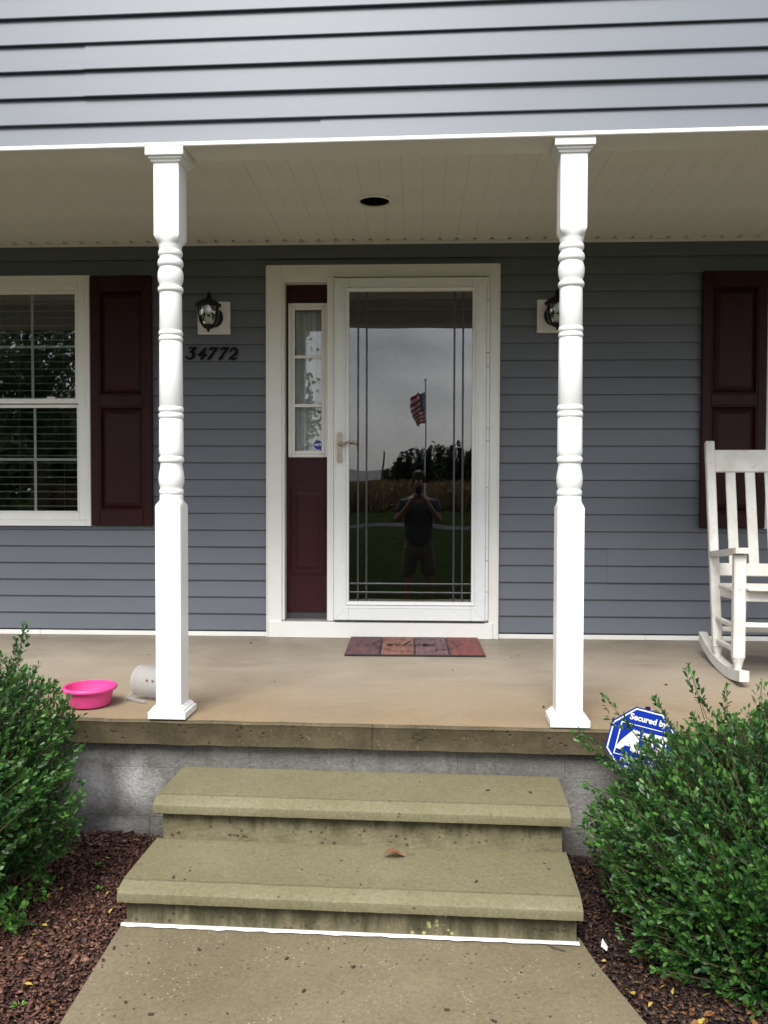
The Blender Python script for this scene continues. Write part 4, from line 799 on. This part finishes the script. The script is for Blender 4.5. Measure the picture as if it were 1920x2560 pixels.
def shrub(lab, base, ctr, rad, nsp, extra, lo=-.45, skip=None):
    o = thing('boxwood_shrub', lab, 'shrub', base, group='boxwood shrubs flanking the steps'); c = np.array(ctr)-np.array(base); rad = np.array(rad)
    u = unit(int(nsp*1.6)); u = u[u[:, 2] > lo][:nsp]; n = len(u)
    lay = rng.choice([1.0, .86, .7], n, p=[.60, .27, .13])*rng.uniform(.94, 1.03, n)
    lump = 1+.10*np.sin(u[:, 0]*5+1)*np.sin(u[:, 2]*6+u[:, 1]*4)+.05*np.sin(u[:, 1]*11+u[:, 0]*9)
    tip = c+u*rad*(lay*lump)[:, None]
    org = c+np.array([0, 0, -rad[2]*.9]); d = tip-org; d /= np.linalg.norm(d, axis=1, keepdims=True); d = d*.7+u*.35+np.array([0, 0, .25])+rng.normal(0, .24, (n, 3)); d /= np.linalg.norm(d, axis=1, keepdims=True)
    Ls = rng.uniform(.09, .15, n)*np.where(rng.random(n) < .04, 1.4, 1)
    if extra is not None and len(extra):
        e = np.array(extra, float); un = e[:, 3:6]/np.linalg.norm(e[:, 3:6], axis=1, keepdims=True); lg = e[:, 6] > .19; lo_ = e[lg].copy(); lo_[:, :3] -= un[lg]*e[lg, 6:7]*.5; lo_[:, 6] *= .5; e[lg, 6] *= .55; e = np.vstack([e, lo_, e]); e[-len(extra):, 3:6] += rng.normal(0, .06, (len(extra), 3)); te = e[:, :3]-np.array(base); de = e[:, 3:6]; de /= np.linalg.norm(de, axis=1, keepdims=True)
        tip = np.vstack([tip, te]); d = np.vstack([d, de]); Ls = np.r_[Ls, e[:, 6]]; lay = np.r_[lay, np.ones(len(e))]; n += len(e)
    root = tip-d*Ls[:, None]; sag = rng.normal(0, .02, (n, 3)); 
    PV, PD_, PN, LL, WW, YY = [], [], [], [], [], []
    K = 20; sv_, sf_ = [], []
    ref = np.cross(d, unit(n)); ref /= np.linalg.norm(ref, axis=1, keepdims=True); bi = np.cross(d, ref)
    for k in range(K):
        t = (k+.5)/K*1.02; keep = np.where(k/K >= np.clip(1-Ls/.0085/K, 0, .0)-1)[0]
        keep = np.where(rng.random(n) < np.clip(Ls/.13, .75, 1.0))[0]
        p = root+d*(Ls*t)[:, None]+sag*(t*(1-t)*4)
        ph = k*math.pi/2*1.0+(k % 2)*math.pi*0+ (k//2)*.35+rng.normal(0, .25, n)
        if k % 2: ph = ph+math.pi/2
        rad_ = ref*np.cos(ph)[:, None]+bi*np.sin(ph)[:, None]; an = R(58)-R(34)*t+rng.normal(0, .15, n)
        ld = d*np.cos(an)[:, None]+rad_*np.sin(an)[:, None]; ln = d*np.sin(an)[:, None]-rad_*np.cos(an)[:, None]+rng.normal(0, .22, (n, 3))
        sz = rng.uniform(.015, .0275, n)*(1-.30*max(0, t-.75)*4*.6)
        PV.append((p+rad_*.001)[keep]); PD_.append(ld[keep]); PN.append(ln[keep]); LL.append(sz[keep]); WW.append((sz*rng.uniform(.52, .66, n))[keep]); YY.append((np.clip((t-.60)*1.7, 0, .65)*rng.uniform(.1, 1, n)*(lay > .9)+(rng.random(n) < .015)*.6+(tip[:, 2] < .16)*(tip[:, 0] > .1)*(base[0] < 0)*rng.random(n)*.9)[keep])
    pos, dr, nr, Ln, Wd, yg = (np.concatenate(q) for q in (PV, PD_, PN, LL, WW, YY)); V = leaves(pos, dr, nr, Ln, Wd)
    npmesh('foliage', V, leaf_faces(len(pos)), 'holly', o, np.repeat(yg, 8)); o.children[0]['kind'] = 'stuff'
    # stems
    a3 = np.array([0, 2.094, 4.188]); q0 = root-(d*.05); rings = []
    for (pp, rr) in ((q0, .0016), (tip, .0007)): rings.append(pp[:, None]+rr*(ref[:, None]*np.cos(a3)[None, :, None]+bi[:, None]*np.sin(a3)[None, :, None]))
    V = np.concatenate(rings, 1).reshape(-1, 3); q = np.array([(0, 1, 4, 3), (1, 2, 5, 4), (2, 0, 3, 5)]); npmesh('twigs', V, (q[None]+6*np.arange(n)[:, None, None]).reshape(-1, 4), 'stem', o)
    m = MB()
    for k in range(26):
        a = rng.uniform(0, 6.28); e = rng.uniform(.2, .8); tp = c+np.array([math.cos(a)*rad[0]*e, math.sin(a)*rad[1]*e, rng.uniform(-.3, .35)*rad[2]]); b0 = np.array([rng.normal(0, .05), rng.normal(0, .05), -.02]); md = b0*.4+tp*.6+np.array([0, 0, -.08]); m.tube([tuple(b0), tuple(md), tuple(tp)], [.010, .006, .003], 6)
    m.build('trunk', 'bark', o); return o
exR = [(.505, -2.30, .115, -.75, -.2, .62, .34), (.62, -2.22, .215, -.6, 0, .75, .26), (.87, -2.30, .335, -.28, 0, .95, .24), (.535, -2.35, -.035, -.9, -.1, .42, .26), (.60, -2.40, -.28, -.95, -.1, .2, .2), (.585, -2.45, -.33, -.95, -.1, .1, .16), (1.10, -2.3, .285, .1, 0, 1, .2), (.99, -2.3, .27, .05, 0, 1, .18), (.80, -2.2, .20, -.4, 0, .9, .2), (.66, -2.7, -.42, -.9, -.2, .3, .2), (.69, -2.62, -.33, -.9, -.2, .35, .2), (1.04, -2.45, .245, -.2, 0, .95, .2), (.56, -2.15, .05, -.85, 0, .5, .3)]
shrub('large glossy boxwood shrub in front of the yard sign', (1.17, -2.42, -.52), (1.235, -2.42, -.225), (.66, .50, .43), 3900, exR, lo=-.75)
exL = [(-1.36, -2.15, .42, .25, 0, .95, .22), (-1.42, -2.1, .36, .1, 0, 1, .2), (-1.28, -2.15, .22, .65, 0, .75, .26), (-1.22, -2.15, .14, .7, 0, .7, .2), (-1.10, -2.3, .04, .8, -.1, .5, .2), (-1.11, -2.3, -.10, .85, -.1, .45, .2), (-1.15, -2.3, -.04, .85, -.1, .4, .16), (-1.33, -2.3, .27, .4, 0, .9, .2), (-1.19, -2.2, .06, .8, 0, .6, .2), (-1.50, -2.2, .50, .05, 0, 1, .3)]
for _ in range(70): exL.append((random.uniform(-1.62, -1.22), random.uniform(-2.55, -2.2), random.uniform(-.50, -.25), random.uniform(-.3, .8), random.uniform(-.5, .2), random.uniform(.1, .6), random.uniform(.08, .14)))
shrub('boxwood shrub beside the pink bowl with yellowing lower leaves', (-1.72, -2.30, -.52), (-1.74, -2.30, -.08), (.60, .44, .44), 3100, exL, lo=-.7)
lm = None
def fallen(name, n, xr, yr, ok, mt, lab, cat, grp, sz):
    base = None
    k = 0
    while k < n:
        x, y = random.uniform(*xr), random.uniform(*yr)
        if not ok(x, y): continue
        if base is None:
            V = leaves(np.zeros((1, 3)), np.array([[1., 0, 0]]), np.array([[0, 0, 1.]]), np.array([1.]), np.array([.62])); o = npmesh(name, V, leaf_faces(1), mt); base = o.data
        else: o = bpy.data.objects.new(name, base); COL.objects.link(o)
        o.location = (x, y, bz(x, y)+.022); o.rotation_euler = (random.uniform(-.5, .5), random.uniform(-.5, .5), random.uniform(0, 6.28)); s = random.uniform(*sz); o.scale = (s, s, s); tag(o, lab, cat, grp); k += 1
fallen('fallen_leaf', 46, (-1.75, -.96), (-3.2, -1.9), lambda x, y: x < -1.05 or random.random() < .3, 'hollyY', 'small yellow fallen leaf on the reddish rock chips', 'leaf', 'yellow leaves fallen on the rock chips', (.016, .026))
fallen('fallen_leaf', 60, (.55, 1.25), (-3.2, -2.2), lambda x, y: x > pathR(y)+.03 and (y < -2.6 or random.random() < .2), 'hollyY', 'small yellow fallen leaf on the dark bark chips', 'leaf', 'yellow leaves fallen on the bark chips', (.016, .028))
MT['litter'] = leafm('brown_litter', (.09, .04, .015), (.26, .12, .04), (.2, .1, .03), .6)
fallen('fallen_leaf', 90, (.6, 1.35), (-3.2, -2.3), lambda x, y: x > pathR(y)+.02 and (y < -2.7 or random.random() < .25), 'litter', 'small brown dead leaf on the dark bark chips', 'leaf', 'brown leaves fallen on the bark chips', (.018, .034))
fallen('fallen_leaf', 40, (-1.75, -.96), (-3.2, -1.9), lambda x, y: True, 'litter', 'small brown dead leaf on the reddish rock chips', 'leaf', 'brown leaves fallen on the rock chips', (.014, .026))
for lab, x, y in (('tiny green weed sprouting near the block wall', -1.16, -2.02), ('tiny green weed sprouting midway along the rock chips', -1.10, -2.17), ('tiny green weed sprouting nearest the path edge in the rock chips', -1.10, -2.75)):
    o = thing('weed', lab, 'weed', (x, y, bz(x, y)+.015)); n = 9; a = rng.uniform(0, 6.28, n); dr = np.stack([np.cos(a), np.sin(a), rng.uniform(.3, 1.0, n)], 1)
    c = npmesh('leaf_tuft', leaves(np.zeros((n, 3))+dr*.006, dr, unit(n)*.2+np.array([0, 0, 1.]), rng.uniform(.010, .02, n), np.full(n, .010)), leaf_faces(n), 'holly', o, np.full(8*n, .9)); c['kind'] = 'stuff'
# dry leaf on the step, crumbs on path and treads
dl = thing('dry_leaf', 'curled brown dry leaf lying on the lower step', 'leaf', (-.075, -2.205, -.345), .2)
m = MB(); v = []
for i in range(9):
    u = i/8; wd = .018*math.sin(math.pi*min(1, u*1.05))+.001
    for s in (-1, 0, 1): v.append((-.035+u*.075, s*wd, .006+.010*abs(s)*math.sin(u*3)+.008*math.sin(u*5)))
m.add(v, [(i*3+k, (i+1)*3+k, (i+1)*3+k+1, i*3+k+1) for i in range(8) for k in range(2)]).build('blade', 'brownleaf', dl); MB().tube([(.04, 0, .006), (.06, .006, .004), (.075, .004, .003)], .0012, 5).build('leaf_stalk', 'brownleaf', dl)
m = MB()
for k in range(64):
    r_ = random.random() if k < 48 else 2
    if r_ == 2: y = random.uniform(-3.0, -2.45); x = -.925+random.expovariate(18) if random.random() < .5 else pathR(y)-.02-random.expovariate(18); z = wz(y)
    elif r_ < .45: x, y = random.uniform(-.85, .55), random.uniform(-3.0, -2.5); z = wz(y)
    elif r_ < .7: x, y = random.uniform(-.85, .45), random.uniform(-2.42, -2.2); z = -.35
    elif r_ < .8: x, y = random.uniform(-.85, .45), random.uniform(-2.08, -1.9); z = -.195
    else: x, y = random.uniform(-1.6, 1.6), random.uniform(-1.7, -.1); z = 0
    s = random.choice((.002, .003, .004, .004, .007)); t = MB().bbox(-s, s, -s*.5, s*.5, 0, s*.6, s*.15); a = random.random()*6.28; m.add([(x+p[0]*math.cos(a)-p[1]*math.sin(a), y+p[0]*math.sin(a)+p[1]*math.cos(a), z+.0005+p[2]) for p in t.v], t.f)
MT['crumb'] = simple('dark_crumb', (.030, .016, .010), .8, .4, 60)
tag(m.build('debris', 'crumb'), 'tiny brown crumbs scattered over the concrete', 'debris', kind='stuff')
for x, y, a in ((.40, -2.47, -.9), ):
    tag(MB().tube([(x, y, wz(y)+.003), (x+.03*math.cos(a), y+.03*math.sin(a), wz(y)+.006), (x+.06*math.cos(a+.3), y+.06*math.sin(a+.3), wz(y)+.003)], .0016, 6).build('fallen_twig', 'bark'), 'thin dark twig on the path by the sealant line', 'twig')
tag(MB().add([(.565, -2.46, -.495), (.588, -2.452, -.500), (.572, -2.445, -.478), (.580, -2.470, -.503)], [(0, 1, 2), (0, 3, 1), (1, 3, 2), (0, 2, 3)]).build('plastic_scrap', 'caulk'), 'white plastic scrap in the bark chips next to the step', 'scrap')

# ------------------------------------------------------------------ photographer (seen reflected in the storm door)
GZ = wz(-5.25)
def skinmesh(name, verts, edges, radii, parent, mt, sub=2, root=0):
    me = bpy.data.meshes.new(name); me.from_pydata(verts, edges, []); o = bpy.data.objects.new(name, me); COL.objects.link(o)
    md = o.modifiers.new('s', 'SKIN'); md.use_smooth_shade = True
    for i, r in enumerate(radii): me.skin_vertices[0].data[i].radius = r if hasattr(r, '__len__') else (r, r)
    me.skin_vertices[0].data[root].use_root = True
    o.modifiers.new('u', 'SUBSURF').levels = sub; o.modifiers['u'].render_levels = sub
    dg = bpy.context.evaluated_depsgraph_get(); dg.update(); m2 = bpy.data.meshes.new_from_object(o.evaluated_get(dg)); m2.materials.clear(); m2.materials.append(MT[mt]); m2.name = name
    o.modifiers.clear(); o.data = m2; bpy.data.meshes.remove(me); o.parent = parent; return o
PE = thing('person', 'person in charcoal t-shirt and khaki shorts holding up a phone, reflected in the door', 'person', (0.02, -5.27, GZ))
hz_ = 1.0
V_ = [(0, 0, .92), (0, .01, 1.10), (0, .0, 1.28), (0, -.01, 1.40), (0, .015, 1.49), (0, .035, 1.56), (0, .045, 1.66)]
E_ = [(0, 1), (1, 2), (2, 3), (3, 4), (4, 5), (5, 6)]; Rr = [(.155, .12), (.165, .13), (.175, .125), (.13, .10), (.058, .058), (.07, .085), (.076, .092)]
for s in (-1, 1):
    b = len(V_); V_ += [(s*.19, -.01, 1.36), (s*.25, .06, 1.14), (s*.075, .245, 1.42), (s*.055, .262, 1.45)]; E_ += [(3, b), (b, b+1), (b+1, b+2), (b+2, b+3)]; Rr += [.058, .047, .031, (.032, .022)]
    b = len(V_); V_ += [(s*.09, .0, .84), (s*.115, .01, .50), (s*.125, -.02, .10), (s*.13, .0, .05), (s*.14, .13, .03)]; E_ += [(0, b), (b, b+1), (b+1, b+2), (b+2, b+3), (b+3, b+4)]; Rr += [.09, .058, .042, .045, .035]
skinmesh('body', V_, E_, Rr, PE, 'skin')
TV = [(0, .0, .76), (0, .01, 1.10), (0, .0, 1.28), (0, -.01, 1.40), (0, .0, 1.455)]; TE = [(0, 1), (1, 2), (2, 3), (3, 4)]; TR = [(.192, .155), (.187, .152), (.195, .145), (.148, .115), (.078, .07)]
for s in (-1, 1): b = len(TV); TV += [(s*.195, -.01, 1.365), (s*.236, .03, 1.225)]; TE += [(3, b), (b, b+1)]; TR += [.075, .075]
skinmesh('shirt', TV, TE, TR, PE, 'shirt')
HV = [(0, 0, .99), (0, 0, .84)]; HE = [(0, 1)]; HR = [(.168, .132), (.165, .135)]
for s in (-1, 1): b = len(HV); HV += [(s*.095, .0, .76), (s*.118, .008, .60), (s*.122, .008, .45)]; HE += [(1, b), (b, b+1), (b+1, b+2)]; HR += [.108, .098, .098]
skinmesh('shorts', HV, HE, HR, PE, 'shorts')
for s in (-1, 1):
    skinmesh('shoe', [(s*.13, -.05, .04), (s*.135, .06, .045), (s*.142, .17, .03)], [(0, 1), (1, 2)], [.05, .053, .04], PE, 'shoe')
    for k in range(4):
        z = 1.478-.020*k; skinmesh('finger', [(s*.056, .262, z-.012), (s*.052, .293, z), (s*.030, .296, z+.002), (s*.012, .290, z+.001)], [(0, 1), (1, 2), (2, 3)], [.010, .0095, .009, .0075], PE, 'skin', 1)
    skinmesh('thumb', [(s*.050, .256, 1.435), (s*.034, .262, 1.462), (s*.018, .264, 1.480)], [(0, 1), (1, 2)], [.011, .010, .008], PE, 'skin', 1)
    MB().lathe([(.006, -.015), (.014, -.008), (.016, .002), (.012, .014), (.004, .02)], 12, c=(s*.078, .03, 1.63)).build('ear', 'skin', PE, smooth=60)
    MB().lathe([(.001, -.009), (.008, -.005), (.010, 0), (.008, .005), (.001, .009)], 12, c=(s*.032, .128, 1.645)).build('eye', 'flagwhite', PE, smooth=60)
skinmesh('nose', [(0, .128, 1.64), (0, .150, 1.605)], [(0, 1)], [.010, .015], PE, 'skin', 1)
MB().bbox(-.028, .028, .118, .134, 1.564, 1.574, .004).build('mouth', 'maroon_door', PE)
hr = MB().lathe([(.001, .098), (.03, .094), (.06, .076), (.080, .045), (.087, .01), (.088, -.02), (.08, -.05)], 28, c=(0, 0, 0), cap=False)
hr.v = [(a, b*1.12+.025-(c < .02)*(b > .03)*.02, c+1.665+(max(0, b)*.35)) for a, b, c in hr.v]; hr.build('hair', 'hair', PE, smooth=60)
PH = thing('phone', 'black phone held in front of the reflected face', 'phone', (0.016, -4.985, .897-.05))
MB().bbox(-.036, .036, -.008, 0, -.072, .066, .003).build('phone_body', 'black', PH)
MB().lathe([(.006, 0), (.006, .0012), (.001, .0012)], 16, axis='y', c=(-.016, 0, .05)).build('lens', 'darkglass', PH)

# ------------------------------------------------------------------ beyond the lawn (seen reflected in the glass)
FP = thing('flagpole', 'thin grey flagpole with a drooping flag, reflected in the storm door', 'flagpole', (.26, -21.7, -.68))
MB().tube([(0, 0, 0), (0, 0, 5.0)], [.03, .022], 12).lathe([(.001, .05), (.04, .03), (.05, 0), (.04, -.03), (.02, -.05)], 14, c=(0, 0, 5.03)).build('pole', 'polem', FP, smooth=50)
MB().tube([(0, 0, 4.75), (.42, 0, 4.76)], .006, 6).build('halyard_arm', 'polem', FP)
fl = thing('flag', 'red white and blue striped flag with a starred corner hanging from the pole', 'flag', (.26, -21.7, -.68))
nx, nz = 26, 26; v = []; f = []; mi = []
def fp(u, w_):   # u along fly, w down the hoist
    z = 4.62-.95*w_-.10*u-.16*u*math.sin(w_*3.1)-.05*math.sin(u*8+w_*2)*u; x = -.02-.43*u*(1-.30*w_*w_)-.05*u*math.sin(u*7+w_*5); y = .14*math.sin(u*15+w_*2.5)*min(1, u*3); return (x, y, z)
for j in range(nz+1):
    for i in range(nx+1): v.append(fp(i/nx, j/nz))
for j in range(nz):
    for i in range(nx): a = j*(nx+1)+i; f.append((a, a+1, a+nx+2, a+nx+1)); mi.append(2 if (i < nx*.4 and j < 14) else (0 if (j//2) % 2 == 0 else 1))
m = MB(); m.v, m.f, m.m = v, f, mi; m.build('cloth', ['red', 'flagwhite', 'flagblue'], fl, smooth=80)
sm = MB()
for r_ in range(7):
    for c_ in range(6):
        for sy in (-.012, .012):
            p = fp(.03+c_*.062+(r_ % 2)*.02, .04+r_*.068); k = [(p[0]+.018*(1 if q % 2 else .45)*math.cos(R(q*36)), p[1]+sy, p[2]+.022*(1 if q % 2 else .45)*math.sin(R(q*36))) for q in range(10)]; sm.add(k, [tuple(range(10))])
sm.build('stars', 'flagwhite', fl)
def tree(name, lab, loc, h, th, rad, n, mt, ls, grp, cone=False):
    o = thing(name, lab, 'tree', loc, group=grp); m = MB(); m.tube([(0, 0, -.1), (.03*h*.2, .02, th), (.0, 0, h*.9)], [h*.028, h*.02, h*.004], 8)
    if not cone:
        for k in range(9): a = random.uniform(0, 6.28); z0 = th+(h-th)*random.uniform(0, .5); e = random.uniform(.5, .85); m.tube([(0, 0, z0), (math.cos(a)*rad*e*.5, math.sin(a)*rad*e*.5, z0+.25*(h-th)), (math.cos(a)*rad*e, math.sin(a)*rad*e, z0+.4*(h-th))], [h*.012, h*.007, h*.003], 6)
    m.build('trunk', 'bark', o)
    if cone:
        t = 1-np.sqrt(rng.random(n)); a = rng.uniform(0, 6.28, n); tier = 1-.30*((t*9) % 1); r = rad*(1-t)**.9*tier*rng.uniform(.55, 1.05, n)*(1+.2*np.sin(a*3+t*20)); pos = np.stack([r*np.cos(a), r*np.sin(a), th+(h-th)*t], 1); dr = np.stack([np.cos(a), np.sin(a), rng.uniform(-.3, .5, n)], 1)
    else:
        cl = unit(46)*rng.uniform(.35, 1.0, (46, 1)); cl[:, 2] *= 1; idx = rng.integers(0, 46, n); c0 = np.array([0, 0, (h+th)/2]); rz = (h-th)/2*1.05
        pos = c0+cl[idx]*np.array([rad*.85, rad*.85, rz*.85])+rng.normal(0, 1, (n, 3))*np.array([rad, rad, rz])*.13; dr = unit(n)
    V = leaves(pos, dr, unit(n)+np.array([0, 0, .8]), np.full(n, ls)*rng.uniform(.6, 1.3, n), np.full(n, ls*.55)); c = npmesh('crown', V, leaf_faces(n), mt, o, np.zeros(8*n)); c['kind'] = 'stuff'; return o
tree('leafy_tree', 'broad leafy tree on the lawn reflected in the blind window', (-9.8, -16, -.68), 7.6, 2.3, 3.4, 14000, 'tree', .15, 'leafy trees on the lawn')
tree('leafy_tree', 'leafy tree on the lawn reflected in the sidelight', (-4.1, -16.5, -.68), 6.6, 1.6, 1.9, 13000, 'tree', .15, 'leafy trees on the lawn')
for k, (tx, dist, hh) in enumerate(((-.60, 58, 7.5), (-.545, 63, 8.5), (-.50, 56, 7), (-.455, 60, 8), (-.41, 64, 7.5), (-.37, 57, 6.5), (-.33, 66, 7), (-.28, 72, 6.5), (-.235, 80, 6), (-.19, 84, 6), (-.155, 90, 5.5))):  # unseen tree row, added to keep bright sky out of the lower sash reflection
    tree('sky_block_tree', 'dark leafy tree added beyond the lawn to block sky in the window reflection', (tx*dist, -(dist-4.97), -.68), hh, .0, hh*.40, 3200, 'tree', .6, 'trees added beyond the lawn to block reflected sky')
for k, (px, dist, hpx) in enumerate(((1010, 105, 112), (1035, 112, 108), (1060, 104, 100), (1085, 110, 112), (1110, 118, 108), (1135, 106, 112), (1160, 112, 108), (1190, 108, 120), (1215, 112, 110), (995, 120, 70), (940, 170, 52), (915, 180, 40), (880, 175, 44), (965, 178, 48), (850, 180, 40), (1250, 110, 118), (1290, 115, 110))):
    Xv = (px-1043)/2071*dist; hh = hpx/2071*dist*random.uniform(.88, 1.1)+1.57
    tree('conifer_tree', ['dark evergreen tree in the row beyond the corn', 'low far evergreen tree beyond the white house'][1 if dist > 150 else 0], (Xv, -(dist-4.97), -.68), hh, .0, hh*.36, 3000, 'conifer', .6 if dist < 150 else .9, 'evergreens beyond the corn' if dist < 150 else 'far evergreens', cone=True)
nst = 5200; x = rng.uniform(-26, 22, nst); y = -50-rng.random(nst)*16; z0 = np.full(nst, -.68); hh = rng.uniform(1.6, 2.3, nst); PV, PD_, LL, WW = [], [], [], []
for k in range(6):
    a = rng.uniform(0, 6.28, nst); PV.append(np.stack([x, y, z0+hh*(.15+.14*k)], 1)); PD_.append(np.stack([np.cos(a), np.sin(a), rng.uniform(-.8, .9, nst)], 1)); LL.append(rng.uniform(.45, .8, nst)); WW.append(np.full(nst, .07))
PV.append(np.stack([x, y, z0], 1)); PD_.append(np.stack([rng.normal(0, .05, nst), rng.normal(0, .05, nst), np.ones(nst)], 1)); LL.append(hh); WW.append(np.full(nst, .05))
pos, dr, Ln, Wd = (np.concatenate(q) for q in (PV, PD_, LL, WW)); n = len(pos)
tag(npmesh('corn_field', leaves(pos, dr, unit(n), Ln, Wd), leaf_faces(n), 'cornleaf', None, (rng.random(8*n) < 0)*1.0), 'dry brown corn field beyond the gravel road', 'corn', kind='stuff')
hs = thing('farmhouse', 'low white house with a grey roof beyond the corn', 'house', (-8.2, -108, -.68), 0)
MB().box(-6, 3.2, -4, 4, 0, 2.6).box(-11, -6.2, -3, 3, 0, 2.4).build('wall', 'farwhite', hs)
MB().add([(-6.4, 4.5, 2.6), (3.6, 4.5, 2.6), (3.6, -4.5, 2.6), (-6.4, -4.5, 2.6), (-6.4, 0, 4.3), (3.6, 0, 4.3)], [(0, 1, 5, 4), (2, 3, 4, 5), (0, 4, 3), (1, 2, 5)]).add([(-11.3, 3.4, 2.4), (-6.1, 3.4, 2.4), (-6.1, -3.4, 2.4), (-11.3, -3.4, 2.4), (-11.3, 0, 3.8), (-6.1, 0, 3.8)], [(0, 1, 5, 4), (2, 3, 4, 5), (0, 4, 3), (1, 2, 5)]).build('roof', 'roof', hs)
for xx in (-9.5, -7.8, -4.5, -2.2, .6): MB().box(xx-.45, xx+.45, 4.0 if xx > -6 else 3.0, 4.05 if xx > -6 else 3.05, .9, 2.1).build('window', 'darkglass', hs)
up_ = thing('utility_pole', 'slim wooden utility pole beyond the corn', 'utility pole', (-4.15, -95, -.68)); MB().tube([(0, 0, 0), (0, 0, 6.3)], [.15, .10], 10).build('pole', 'wood', up_)
